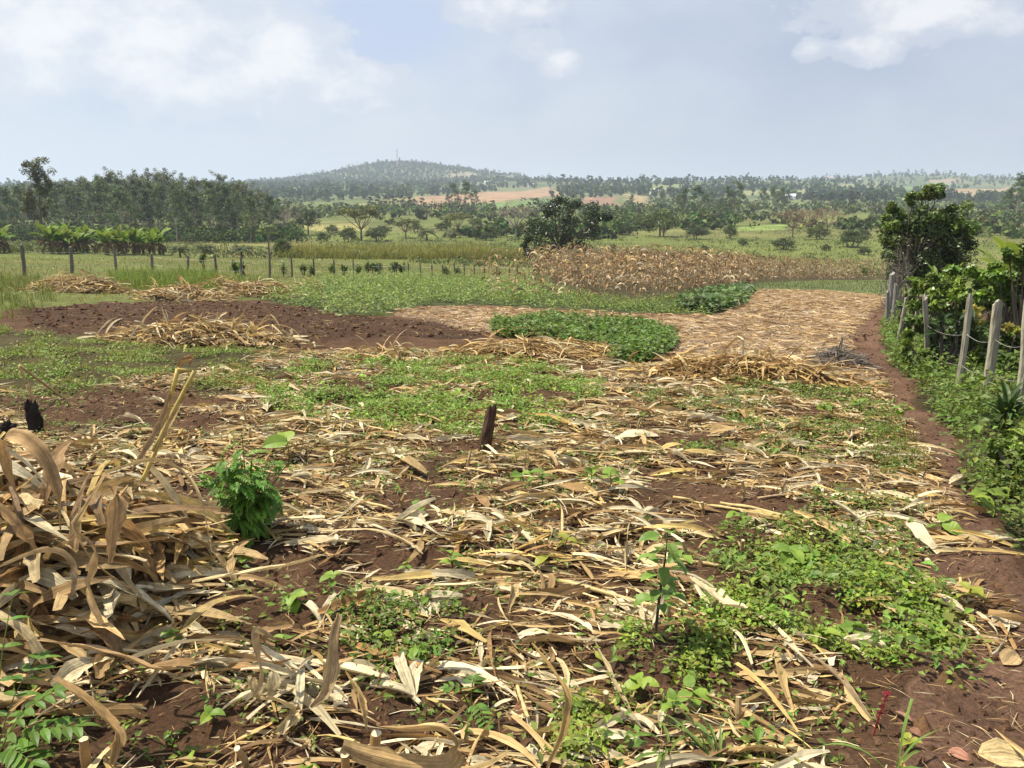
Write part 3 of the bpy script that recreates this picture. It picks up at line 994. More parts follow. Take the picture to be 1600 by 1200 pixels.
def houses():
    spots = [(519, 273, 9, (.8, .8, .8)), (591, 264, 8, (.75, .72, .66)), (540, 281, 8, (.8, .8, .78)), (656, 288, 8, (.75, .78, .8)), (762, 288, 9, (.85, .85, .85)),
             (738, 276, 8, (.8, .78, .7)), (829, 292, 9, (.8, .8, .8)), (1021, 303, 8, (.85, .85, .85)), (1243, 281, 14, (.62, .55, .42)), (1297, 280, 14, (.7, .68, .62)), (1342, 283, 9, (.85, .85, .85)),
             (1235, 312, 8, (.85, .87, .9)), (1540, 279, 8, (.8, .8, .78)), (478, 284, 8, (.78, .78, .75)), (905, 281, 8, (.8, .78, .72))]
    lab = "small whitewashed house with a pale iron roof among the trees on the far hillside"
    for i, (px, py, w, c) in enumerate(spots):
        p = at1(px, py)
        t = thing("house", lab, "house", p, rng.uniform(-.5, .5), "houses on the far hillside")
        d, hh = w * .7, 3.2
        if i in (8, 9): t["label"] = "long ochre building with several roofs on the far right ridge" if i == 8 else "long pale school block on the far right ridge"
        for k in (0,):
            g = Geo()
            x0, x1, y0, y1 = -w / 2, w / 2, -d / 2, d / 2
            V = [(x0, y0, -1), (x1, y0, -1), (x1, y1, -1), (x0, y1, -1), (x0, y0, hh), (x1, y0, hh), (x1, y1, hh), (x0, y1, hh), (x0, 0, hh + d * .32), (x1, 0, hh + d * .32)]
            g.add(V, [(0, 1, 5, 4), (1, 2, 6, 5), (2, 3, 7, 6), (3, 0, 4, 7)], [(4, 7, 8), (5, 9, 6)], col=c)
            g.obj("wall", M_PLAIN, t)
            g = Geo(); e = .6; rz_ = hh + d * .32 + .15
            V = [(x0 - e, y0 - e, hh - .2), (x1 + e, y0 - e, hh - .2), (x1 + e, 0, rz_), (x0 - e, 0, rz_), (x1 + e, y1 + e, hh - .2), (x0 - e, y1 + e, hh - .2),
                 (x0 - e, 0, rz_ + .12), (x1 + e, 0, rz_ + .12)]
            g.add(V, [(0, 1, 2, 3), (3, 2, 4, 5)], col=(.66, .67, .68) if i % 3 else (.42, .30, .25))
            g.obj("roof", M_PLAIN, t)
            g = Geo(); g.add([(-.5, y0 - .06, -.9), (.5, y0 - .06, -.9), (.5, y0 - .06, 2.1), (-.5, y0 - .06, 2.1), (-.5, y0 - .01, 2.1), (.5, y0 - .01, 2.1)], [(0, 1, 2, 3), (3, 2, 5, 4)], col=(.12, .09, .08))
            g.obj("door", M_PLAIN, t)


houses()


def mast(px, by, ty, label, w=2.2):
    p, h = base_height(px, by, ty)
    t = thing("radio_mast", label, "mast", p, .3)
    for k in range(3):
        a = k * 2 * np.pi / 3
        g = Geo()
        nseg = 7
        for s in range(nseg):
            z0, z1 = h * s / nseg, h * (s + 1) / nseg
            f0, f1 = 1 - .6 * s / nseg, 1 - .6 * (s + 1) / nseg
            c = (.55, .12, .09) if s % 2 == 0 else (.75, .75, .75)
            tube(g, [(np.cos(a) * w * f0, np.sin(a) * w * f0, z0), (np.cos(a) * w * f1, np.sin(a) * w * f1, z1)], .28, 4, c)
        g.obj("leg", M_PLAIN, t)
    g = Geo()
    for s in range(14):
        z = h * (s + .5) / 14; f = w * (1 - .6 * (s + .5) / 14)
        q = [(np.cos(k * 2.0944) * f, np.sin(k * 2.0944) * f, z + (h / 28 if k % 2 else -h / 28)) for k in range(4)]
        tube(g, q, .14, 3, (.6, .5, .5))
    g.obj("lattice", M_PLAIN, t)
    g = Geo()
    tube(g, [(0, 0, h * .93), (0, 0, h * 1.06)], .15, 4, (.7, .7, .7))
    for k in range(3):
        a = k * 2.1
        tube(g, [(np.cos(a) * w * .6, np.sin(a) * w * .6, h * .84), (np.cos(a) * w * .6, np.sin(a) * w * .6, h * .91)], .5, 6, (.75, .75, .76))
    g.obj("antenna", M_PLAIN, t)


mast(621, 263, 236, "tall red and white lattice mast on the hilltop")
mast(559, 266, 254, "short dark mast on the hill's shoulder beside a slimmer pair", 1.6)
mast(551, 266, 256, "slim mast standing between two others on the hill's shoulder", 1.2)
mast(543, 267, 257, "slim mast standing lowest of three on the hill's shoulder", 1.2)

# ------------------------------------------------------------------ individual trees
EUC = [eucalyptus(100 + i, 14, lean=(-.03, .03, 0, .05, -.02, 0)[i], crown0=(.22, .34, .18, .3, .2, .12)[i], wide=(.15, .19, .17, .14, .2, .16)[i],
                  col=((.058, .098, .036), (.050, .090, .032), (.068, .108, .040), (.046, .082, .032), (.076, .112, .040), (.056, .100, .030))[i]) for i in range(6)]
TALL = [eucalyptus(140 + i, 14, lean=.02, crown0=.55, wide=.2, col=(.07, .088, .045), dens=.8) for i in range(2)]
CON = [eucalyptus(160 + i, 12, crown0=.1, wide=.16, col=(.036, .050, .026), dens=1.1) for i in range(2)]
BUSH = [round_tree(200 + i, 4.0, 5.2, col=((.050, .080, .020), (.066, .100, .024), (.042, .068, .022))[i], n=85, leaf=.24, base=.0, clumps=38, trunks=3) for i in range(3)]
RTREE = [round_tree(220 + i, 6.0, 5.4, col=((.042, .066, .022), (.055, .080, .024))[i], leaf=.3, base=.2) for i in range(2)]
ACA = [acacia(240 + i, 5.5, 6.6, col=((.085, .105, .026), (.062, .085, .024))[i]) for i in range(2)]
BARE = [acacia(260 + i, 5.5, 6.2, col=((.15, .105, .075), (.17, .15, .12))[i], leaf=.16, bare=True, bark=((.17, .11, .085), (.26, .23, .20))[i]) for i in range(2)]
PALM = [palm(280 + i) for i in range(2)]


def put_tree(protos, i, ref_h, name, label, cat, px, by, ty, group=None, sx=1.0):
    p, h = base_height(px, by, ty)
    s = h / ref_h
    return place(protos[i % len(protos)], name, label, cat, (p[0], p[1], p[2] - .15), (s * sx, s * sx, s), None, group)


# plantation on the left
def plantation():
    lab = "slender plantation tree with grey-green crown in the dense stand behind the banana clumps"
    grp = "trees of the plantation"
    k = 0
    # (pixel x of base, distance) rows; heights follow the skyline of the stand
    skyx = [-80, 0, 60, 110, 160, 200, 250, 330, 380, 430, 470]
    skyy = [286, 284, 280, 276, 268, 270, 272, 276, 282, 300, 322]
    for Y, step in ((152, 21), (172, 17), (200, 15), (238, 14)):
        x = -70.0
        while x < 470:
            px = x + rng.uniform(-6, 6); yy = Y + rng.uniform(-9, 9)
            lim = np.interp(Y, [152, 238], [430, 462])
            if px < lim and not (Y < 160 and px < 150):
                X = (px - 800) / FPX * yy * CP / 1.0
                z = float(H(X, yy))
                top = np.interp(px, skyx, skyy) + abs(rng.normal(0, 8)) + (12 if Y < 160 else 0)
                ztop = EYE + (305 - top) / FPX * yy
                h = max(6.0, ztop - z)
                tall = rng.random() < .10 and Y > 165
                pr = TALL[k % 2] if tall else EUC[k % 6]
                s = h / 14 * (.96 if tall else .90)
                t = place(pr, "plantation_tree", lab, "tree", (X, yy, z - .1), (s * 1.12, s * 1.12, s), None, grp)
                k += 1
            x += step
    return k


plantation()
# the tall ones that break the skyline
for i, (px, top) in enumerate(((172, 265), (232, 266), (246, 267), (262, 266), (343, 270), (285, 273))):
    yy = 205 + 6 * i; X = (px - 800) / FPX * yy * CP; z = float(H(X, yy))
    h = EYE + (305 - top) / FPX * yy - z
    place(TALL[i % 2], "plantation_tree", "tall open-crowned tree rising above the plantation's skyline", "tree", (X, yy, z), (h / 14,) * 2 + (h / 14 * .92,), None, "trees above the plantation")

lone = eucalyptus(171, 13, lean=.01, crown0=.30, wide=.20, col=(.062, .078, .030), dens=1.5, leaf=.30, bark=(.13, .10, .075))
p, h = base_height(70, 388, 248)
place(lone, "tall_tree", "lone tall tree with a tiered dark crown behind the banana clumps", "tree", p, (h / 13 * .78, h / 13 * .78, h / 13 * .90), 1.0)

mid = [
    (ACA, 0, 5.5, "acacia_tree", "broad yellow-green acacia with visible forked trunk beyond the tall grass bank", "tree", 565, 376, 319, None, .95),
    (RTREE, 0, 6, "shade_tree", "dark leafy tree with a bare straight trunk by the pale pasture", "tree", 482, 368, 328, None, 1.1),
    (BARE, 1, 5.5, "bare_tree", "leafless grey tree beside the plantation edge", "tree", 440, 368, 326, None, 1.0),
    (ACA, 1, 5.5, "acacia_tree", "low olive acacia in front of the plantation", "tree", 382, 372, 333, None, 1.2),
    (ACA, 1, 5.5, "acacia_tree", "dark flat-topped acacia left of the shaggy palm", "tree", 634, 372, 341, None, 1.2),
    (ACA, 0, 5.5, "acacia_tree", "dark flat-topped acacia right of the shaggy palm", "tree", 716, 366, 331, None, 1.1),
    (BUSH, 0, 4, "bush", "dark rounded bush at the foot of the broad acacia", "bush", 545, 378, 354, None, 1.1),
    (BUSH, 2, 4, "bush", "darker bush against the trunk of the broad acacia", "bush", 588, 378, 352, None, 1.0),
    (PALM, 0, 3.0, "palm", "shaggy date palm with a skirt of hanging fronds", "palm", 667, 376, 349, None, 1.0),
    (PALM, 1, 3.0, "palm", "small palm under the acacia with spreading fronds", "palm", 708, 372, 350, None, 1.0),
    (BARE, 1, 5.5, "bare_tree", "twiggy grey-brown tree left of the dark mango tree", "tree", 806, 374, 316, None, .95),
    (BUSH, 1, 4, "bush", "large round green bush in the open pasture behind the maize", "bush", 1034, 370, 326, None, 1.05),
    (BUSH, 0, 4, "bush", "small upright bush between the mango tree and the large round bush", "bush", 978, 368, 346, None, .8),
    (BUSH, 2, 4, "bush", "low spreading bush right of the large round bush", "bush", 1088, 374, 350, None, 1.3),
    (BUSH, 0, 4, "bush", "dark compact bush in the pasture before the green crop strip", "bush", 1140, 373, 350, None, .9),
    (BUSH, 2, 4, "bush", "low dark bush in the pasture before the reddish bare acacias", "bush", 1224, 390, 369, None, 1.4),
    (BUSH, 1, 4, "bush", "green bush growing under the reddish bare acacias", "bush", 1278, 374, 349, None, 1.3),
    (BUSH, 0, 4, "bush", "dark bush left of the vine-hung tree", "bush", 1330, 386, 358, None, 1.4),
    (BUSH, 2, 4, "bush", "tiny round bush at the back edge of the maize", "bush", 1048, 404, 392, None, 1.2),
    (BUSH, 1, 4, "bush", "yellow-green bush beside the large round bush", "bush", 1000, 352, 334, None, 1.3),
    (BARE, 0, 5.5, "bare_tree", "reddish leafless acacia, first of three beyond the pasture", "tree", 1238, 371, 324, None, .85),
    (BARE, 0, 5.5, "bare_tree", "reddish leafless acacia, middle of three beyond the pasture", "tree", 1266, 366, 325, None, .95),
    (BARE, 0, 5.5, "bare_tree", "reddish leafless acacia, last of three beside the green bush", "tree", 1292, 368, 323, None, .95),
    (ACA, 1, 5.5, "acacia_tree", "small dark acacia near the tall valley gums", "tree", 1178, 340, 318, None, 1.0),
    (ACA, 0, 5.5, "acacia_tree", "small flat acacia with pale trunk near the tall valley gums", "tree", 1203, 349, 331, None, 1.1),
    (ACA, 1, 5.5, "acacia_tree", "dark flat acacia on the right-hand valley floor", "tree", 1556, 338, 322, None, 1.3),
    (RTREE, 0, 6, "shade_tree", "small dark tree in the pale field behind the banana plants", "tree", 1590, 362, 346, None, 1.0),
]
for m in mid: put_tree(m[0], m[1], m[2], m[3], m[4], m[5], m[6], m[7], m[8], m[9], m[10])

gum = [(712, 338, 292), (728, 338, 289), (742, 336, 300), (700, 334, 305), (895, 338, 306), (1013, 318, 290), (1072, 350, 300), (1088, 346, 296), (1060, 344, 306), (1136, 342, 296), (1154, 344, 291), (1145, 340, 300),
       (1192, 334, 297), (1206, 334, 295), (1220, 334, 296), (1230, 332, 300), (1215, 336, 303), (905, 335, 312), (1035, 332, 303), (1104, 338, 306), (1110, 330, 302), (986, 330, 306), (1050, 326, 298), (1122, 346, 312)]
for i, (px, by, ty) in enumerate(gum):
    put_tree(EUC, i, 14, "gum_tree", "tall grey-green gum tree standing in the middle valley", "tree", px, by, ty, "gum trees in the middle valley", 1.35)
for i, (px, by, ty) in enumerate(((1586, 348, 280), (1604, 350, 274), (1572, 346, 300), (1618, 350, 285))):
    put_tree(EUC, i + 1, 14, "gum_tree", "large dark gum tree behind the banana plants on the right", "tree", px, by, ty, "dark gums on the right", 1.5)
con = [(770, 336, 315), (828, 338, 317), (838, 338, 312), (860, 338, 314), (660, 331, 311), (580, 331, 309), (592, 331, 308), (604, 331, 307), (616, 330, 308), (628, 330, 306), (640, 331, 309), (648, 333, 312),
       (1268, 326, 302), (1282, 327, 305), (1296, 328, 303), (1312, 327, 304), (1326, 327, 300), (1338, 327, 301), (1352, 328, 307), (1366, 328, 305), (1380, 327, 303), (1480, 322, 308), (1496, 322, 306), (1512, 322, 305), (1530, 322, 307), (1552, 323, 309), (1568, 322, 304)]
for i, (px, by, ty) in enumerate(con):
    put_tree(CON, i, 12, "dark_tree", "small dark upright tree in a row across the valley", "tree", px, by, ty, "dark upright trees across the valley", 1.7)
sky = [(447, 276, 266), (824, 274, 265), (872, 272, 266), (596, 262, 253), (584, 263, 254), (572, 264, 256), (660, 260, 253), (690, 270, 262), (1283, 279, 271), (1299, 277, 272), (960, 300, 283), (860, 296, 277), (880, 298, 275), (900, 300, 279), (920, 300, 277), (937, 300, 278), (968, 302, 284), (1085, 300, 286), (1100, 300, 285),
       (1310, 276, 270), (1330, 276, 269), (1350, 275, 268), (1372, 275, 267), (1395, 274, 266), (1418, 274, 265), (1440, 274, 265), (1462, 275, 266), (1484, 276, 267)]
for i, (px, by, ty) in enumerate(sky):
    put_tree(EUC if i % 2 else CON, i, 14 if i % 2 else 12, "hill_tree", "hazy tree standing out on the far hills", "tree", px, by, ty, "trees standing out on the far hills", 1.7)


# shrubs before the plantation and along the valley edge
lowb = [(95, 378, 361), (28, 372, 356), (130, 386, 366), (205, 378, 362), (160, 374, 352), (180, 372, 350), (235, 376, 356), (330, 374, 360), (430, 376, 361), (298, 380, 364), (20, 362, 342), (60, 364, 345), (505, 378, 362), (520, 366, 350), (1345, 372, 356), (1160, 384, 372), (1290, 392, 380), (1350, 398, 384), (1100, 392, 382), (958, 392, 380), (760, 376, 360), (780, 366, 352), (690, 360, 346), (600, 366, 350), (650, 362, 348), (455, 362, 344), (410, 366, 350), (745, 356, 340), (925, 350, 334), (945, 346, 330), (1120, 356, 342), (1060, 354, 340), (1370, 350, 334), (1420, 348, 330), (1470, 346, 332), (1520, 344, 330)]
for i, (px, by, ty) in enumerate(lowb):
    put_tree(BUSH, i, 4, "valley_bush", "rounded green bush dotted in the grass of the valley edge", "bush", px, by, ty, "bushes dotted along the valley edge", 1.25)

# date palms between bananas and fence
for px, by, ty, lab in ((320, 403, 372, "small palm with arching fronds beside the widest banana clump"), (282, 402, 374, "leaning palm fronds touching the widest banana clump"), (378, 403, 374, "low palm of spreading fronds left of the papaya")):
    put_tree(PALM, px, 3.0, "palm", lab, "palm", px, by, ty, None, 1.0)
put_tree(BUSH, 0, 4, "bush", "dark round bush beside the papaya tree", "bush", 442, 402, 371, None, .9)


def papaya():
    p, h = base_height(421, 404, 347)
    t = thing("papaya_tree", "papaya tree with a tuft of leaves on a bare pale trunk", "tree", p)
    g = Geo(); tube(g, [(0, 0, 0), (.04, 0, h * .4), (0, .03, h * .75)], [.11, .09, .06], 7, (.22, .19, .14), jitter=.08); g.obj("trunk", M_BARK, t)
    g = Geo()
    for i in range(16):
        a = rng.uniform(0, 6.28); pt = rng.uniform(-.5, 1.2); L = h * rng.uniform(.14, .24)
        e = A(0, .03, h * .75) + L * A(np.cos(a) * np.cos(pt), np.sin(a) * np.cos(pt), np.sin(pt))
        tube(g, [(0, .03, h * .74), e], [.02, .012], 4, (.12, .17, .04), cap=False)
        k = np.linspace(-1.3, 1.3, 7)
        D = np.stack([np.cos(a + k), np.sin(a + k), -.35 + 0 * k], 1)
        leaf5(g, np.tile(e, (7, 1)), D, np.tile(A(0, 0, 1), (7, 1)), h * .10 * (1.2 - .3 * np.abs(k)), np.full(7, h * .045), jit(A(.10, .16, .035), 7, .15))
    g.obj("leaf_crown", M_LEAF, t)


papaya()

# banana clumps: each plant is a thing of its own
BAN = [banana(300 + i, 2.8, dead=9 if i < 3 else 6, nl=10, wide=1.15) for i in range(5)]
clumps = [((-20, 397), 62, 9, "at the grass edge", 1.0), ((108, 397), 62, 9, "by the lone tall tree", 1.05), ((206, 399), 92, 13, "in the widest clump", 1.08)]
for (cx, cy), wd, n, where, hs in clumps:
    for i in range(n):
        px = cx + wd * ((i + .5) / n - .5) * 1.0 + rng.uniform(-3, 3)
        p = at1(px, cy - rng.uniform(0, 3.5))
        place(BAN[i % 5], "banana_plant", "banana plant with bright upright and brown hanging leaves " + where, "banana plant", p, rng.uniform(.8, 1.12) * hs, None, "banana plants " + where)


# central mango tree at the maize field's edge
def mango():
    r = np.random.default_rng(77)
    p, h = base_height(872, 428, 309)
    t = thing("mango_tree", "dark spreading mango tree at the corner of the dry maize", "tree", p)
    Y = p[1]; m = Y / FPX * 1.03
    tr = Geo(); cr = Geo(); bk = (.11, .085, .065)
    tube(tr, [(0, 0, 0), (.04, 0, h * .18), (-.02, .05, h * .36)], [.15, .13, .11], 8, bk, jitter=.1, r=r)
    blobs = [(872, 335, 24), (878, 322, 13), (850, 350, 24), (835, 362, 22), (890, 352, 28), (860, 372, 30), (885, 380, 28), (905, 375, 20), (925, 345, 20), (935, 338, 14), (918, 362, 20), (912, 392, 18), (840, 385, 20), (826, 393, 12), (850, 398, 14), (880, 398, 12), (900, 396, 14), (944, 345, 9), (895, 330, 16), (858, 336, 16), (826, 375, 12)]
    cs, rs = [], []
    for bx, by, br in blobs:
        for q in range(3):
            cs.append(((bx - 872 + r.normal(0, br * .35)) * m, r.normal(0, 1) * 30 * m, (428 - by + r.normal(0, br * .3)) * m)); rs.append(A(1, 1, .85) * br * m * .62)
    cs = np.array(cs)
    for c in cs[::2]:
        a = A(-.02, .05, h * .34); tube(tr, [a, (a + c) / 2 + r.normal(0, .1, 3), c], [.06, .04, .012], 5, bk, cap=False)
    cloud(cr, cs, np.array(rs), 240, .17, (.020, .034, .009), .25, .3, .45, .5, r, .42)
    tr.obj("trunk", M_BARK, t); cr.obj("crown", M_GLOSS, t)
    # young light-green shoots at its foot
    for px, by, ty, lab in ((854, 408, 384, "light green sapling in the shade under the mango tree"), (905, 404, 388, "yellow-green shrub by the mango tree's trunk")):
        q, hh = base_height(px, by, ty)
        g = Geo(); b = Geo()
        tt = thing("sapling", lab, "shrub", q)
        tube(b, [(0, 0, 0), (.05, 0, hh * .7)], [.03, .01], 5, bk); b.obj("stem", M_BARK, tt)
        cc = r.normal(0, 1, (10, 3)) * A(.35, .35, .2) * hh + A(0, 0, .6 * hh)
        cloud(g, cc, A(.22, .22, .18) * hh, 40, .15, (.085, .13, .030), .15, .2, .6, .5, r, .5); g.obj("foliage", M_LEAF, tt)


mango()


# tall grass bank in the middle distance, and valley grass
def valley_grass():
    g = Geo()
    bank = [(430, 403), (560, 405), (700, 405), (830, 407), (830, 398), (700, 393), (560, 393), (440, 396)]
    P = sample(bank, 12000)
    hh = rng.uniform(.5, 1.9, len(P)) * (.15 + 1.5 * fbm(P[:, 0] / 5, P[:, 1] / 5, 81, 3))
    grass(g, P, hh, rng.uniform(.05, .11, len(P)), jit(A(.20, .215, .055), len(P), .22, .07), .55)
    k = sample(bank, 260)
    cloud(g, k + A(0, 0, .5), A(1.0, .7, .6), 40, .22, jit(A(.060, .085, .024), len(k), .25, .08), .1, .25, .5, .5, None, .5)
    tag(g.obj("elephant_grass", M_GRASS), "bank of tall yellow-green elephant grass beyond the fence", "grass", kind="stuff")
    g = Geo()
    n = 20000
    Y = np.exp(rng.uniform(np.log(78), np.log(230), n)); X = rng.uniform(-.8, .8, n) * Y
    px, py = proj(np.stack([X, Y, H(X, Y)], 1))
    c = fbm(X / 14, Y / 22, 83, 4)
    ok = c > .36
    X, Y, c = X[ok], Y[ok], c[ok]
    P = np.stack([X, Y, G(X, Y)], 1)
    hh = rng.uniform(.15, .5, len(P)) * (.5 + 1.0 * c)
    col = jit(A(.085, .112, .028), len(P), .2, .08); d = sstep(.5, .68, fbm(X / 30, Y / 20, 87, 3))[:, None]
    col = col * (1 - d * .6) + A(.15, .135, .05) * d * .6
    grass(g, P, hh, rng.uniform(.06, .14, len(P)), col * A(.9, .9, .95), .8)
    # low herb tussocks
    k = rng.permutation(len(P))[:2200]
    cloud(g, P[k] + A(0, 0, .25), A(1.0, 1.0, .35), 14, .30, jit(A(.065, .095, .026), len(k), .35, .12), .1, .25, .7, .5, None, .5)
    tag(g.obj("valley_grass", M_GRASS), "rough green grass and herbs covering the valley floor", "grass", kind="stuff")


valley_grass()

# haze: even pale air round camera, ground and hills
def haze():
    g = Geo(); x, y0, y1, z0, z1 = 9000, -60, 9050, -24, 150
    x = 36100
    V = [(-x, y0, z0), (x, y0, z0), (x, y1, z0), (-x, y1, z0), (-x, y0, z1), (x, y0, z1), (x, y1, z1), (-x, y1, z1)]
    m = bpy.data.materials.new("haze_air"); m.use_nodes = True
    nt = m.node_tree; nt.nodes.clear()
    out = nt.nodes.new('ShaderNodeOutputMaterial'); v = nt.nodes.new('ShaderNodeVolumePrincipled')
    v.inputs['Color'].default_value = (.66, .74, .90, 1); v.inputs['Density'].default_value = HAZE
    v.inputs['Anisotropy'].default_value = .2
    nt.links.new(v.outputs[0], out.inputs['Volume'])
    g.add(V, [(0, 3, 2, 1), (4, 5, 6, 7), (0, 1, 5, 4), (1, 2, 6, 5), (2, 3, 7, 6), (3, 0, 4, 7)])
    tag(g.obj("haze", m), "pale haze over the fields and far hills", "haze", kind="stuff")


HAZE = .00030
haze()

# ------------------------------------------------------------------ standing dry maize
def maize_plant(seed, nseg=5, nl=9, h=1.9):
    r = np.random.default_rng(seed)
    st = Geo(); lf = Geo()
    k = np.linspace(0, 1, 6)
    lean = r.normal(0, .09, 2)
    P = np.stack([lean[0] * h * k ** 1.5, lean[1] * h * k ** 1.5, h * k * .93], 1)
    tube(st, P, np.linspace(.014, .005, 6), 4, (.40, .29, .15), cap=False)
    tip = P[-1]
    for i in range(5):
        a = r.uniform(0, 6.28)
        tube(st, [tip, tip + A(np.cos(a) * .07, np.sin(a) * .07, .16)], [.004, .002], 3, (.36, .26, .15), cap=False)
    t = np.linspace(.14, .92, nl) + r.normal(0, .02, nl)
    B = np.stack([np.interp(t, k, P[:, j]) for j in range(3)], 1)
    c = DRYC[r.integers(0, len(DRYC), nl)] * np.exp(r.normal(0, .25, (nl, 1))) * r.uniform(.6, 1.05) * A(1.06, 1.03, 1.15)
    ribbons(lf, B, np.arange(nl) * np.pi + r.normal(0, .5, nl), r.uniform(.35, .65, nl), r.uniform(.055, .095, nl), r.uniform(.9, 1.4, nl), -r.uniform(2.4, 3.1, nl), r.normal(0, .4, nl), r.normal(0, .4, nl), r.normal(0, 1.2, nl), .25, nseg, c, 'blade', .1, r=r)
    for z in (.5, .42):
        if r.random() < .75:
            a = r.uniform(0, 6.28); q = np.array([np.interp(z, k, P[:, j]) for j in range(3)])
            d = A(np.cos(a) * .4, np.sin(a) * .4, r.choice([.8, -.7]))
            tube(lf, [q, q + d * .10, q + d * .2], [.012, .03, .006], 5, A(.58, .48, .31))
    return st, lf




def maize_field():
    front = wpoly(P_MAIZE)
    # the back edge of the field lies where the slope breaks to the valley
    w = front + MAIZE_BACK
    r = np.random.default_rng(5)
    # hill spacing along rows
    pts = []
    for y in np.arange(24, 76, .80):
        x = np.arange(-2, 44, .62)
        xx = x + r.normal(0, .10, len(x)); yy = y + .12 * xx + r.normal(0, .09, len(x))
        pts.append(np.stack([xx, yy], 1))
    pts = np.concatenate(pts); pts = pts[inpoly(pts[:, 0], pts[:, 1], w)]
    pts = pts[(r.random(len(pts)) < .9) & ((fbm(pts[:, 0] / 1.6, pts[:, 1] / 1.6, 191, 2) > .40) | (np.linalg.norm(pts, axis=1) > 40))]
    # thin, scattered plants left standing in the green crop in front
    pz = np.array([at1(a, b)[:2] for a, b in ((768, 462), (772, 466), (780, 464), (800, 468), (804, 470), (823, 462), (838, 470), (845, 472), (850, 466), (868, 470), (872, 474), (740, 440), (752, 438), (765, 442), (778, 440), (790, 438), (803, 440), (815, 438), (760, 448), (884, 462), (890, 470), (908, 474), (940, 478), (985, 478), (1000, 480), (1050, 476), (1057, 478), (1020, 470), (960, 470), (925, 466))])
    pts = np.concatenate([pz + r.normal(0, .05, pz.shape), pts])
    dist = np.linalg.norm(pts, axis=1)
    first = np.arange(len(pz))
    rest = np.arange(len(pz), len(pts)); rest = rest[np.argsort(dist[rest])]
    single = np.concatenate([first, rest[:270]]); mass = rest[270:]
    protos = []
    for i in range(9):
        st, lf = maize_plant(400 + i)
        protos.append((st.mesh("stem", M_STALK), lf.mesh("dry_leaves", M_DRY)))
    lab1 = "withered maize plant standing at the near edge of the dry field"
    lab0 = "thin withered maize stalk left standing among the green crop"
    for n, i in enumerate(single):
        x, y = pts[i]
        a = n < len(pz)
        t = thing("maize_plant", lab0 if a else lab1, "maize", (x, y, float(G(x, y)) - .02), r.uniform(0, 6.28), "stray maize stalks in the green crop" if a else "maize plants at the near edge of the dry field")
        s = r.uniform(.75, 1.0) if a else r.uniform(.85, 1.2)
        t.scale = (s, s, s)
        st, lf = protos[n % 9]
        link("stem", st, t); link("dry_leaves", lf, t)
    g = Geo()
    src = []
    for i in range(10):
        st, lf = maize_plant(450 + i, 3, 7)
        V = np.concatenate(st.v + lf.v); C = np.concatenate(st.c + lf.c)
        off = st.n
        Q = np.concatenate(st.q + [q + off for q in lf.q]); T = [t_ + off for t_ in lf.t] + st.t
        src.append((V, C, Q, np.concatenate(T) if T else None))
    for n, i in enumerate(mass):
        V, C, Q, T = src[n % 10]
        x, y = pts[i]; a = r.uniform(0, 6.28); s = r.uniform(.8, 1.12)
        R = np.array([[np.cos(a), -np.sin(a), 0], [np.sin(a), np.cos(a), 0], [0, 0, 1]])
        g.add(V @ R.T * s + A(x, y, float(G(x, y)) - .02), Q, T, C * np.exp(r.normal(0, .14)))
    tag(g.obj("maize_stand", M_DRY), "dense stand of dry brown maize filling the rest of the field", "maize", kind="stuff")


maize_field()


# ------------------------------------------------------------------ crops, weeds and grass in the fields
def herb(g, P, nl, size, col, hgt=.12, spread=.10, jl=.22, aspect=.55, hue=.10, flat=False):
    """low leafy herbs: nl leaves round each point"""
    n = len(P); k = np.repeat(np.arange(n), nl); m = len(k)
    a = rng.uniform(0, 2 * np.pi, m); rad = spread * np.sqrt(rng.random(m))
    hs = np.broadcast_to(hgt, (n,))[k]
    z = hs * rng.uniform(.1, 1.0, m)
    B = P[k] + np.stack([np.cos(a) * rad, np.sin(a) * rad, z], 1)
    hd = a + rng.normal(0, .8, m); pt = rng.normal(.15, .4, m)
    D = np.stack([np.cos(pt) * np.cos(hd), np.cos(pt) * np.sin(hd), np.sin(pt)], 1)
    Nn = unit(A(0, 0, 1) + rng.normal(0, .35, (m, 3)))
    L = size * np.exp(rng.normal(0, .3, m))
    c = (np.broadcast_to(col, (n, 3)) * np.exp(rng.normal(0, hue, (n, 3))))[k] * np.exp(rng.normal(0, jl, (m, 1)))
    leaf5(g, B, D, Nn, L, L * aspect, c, flat=flat)


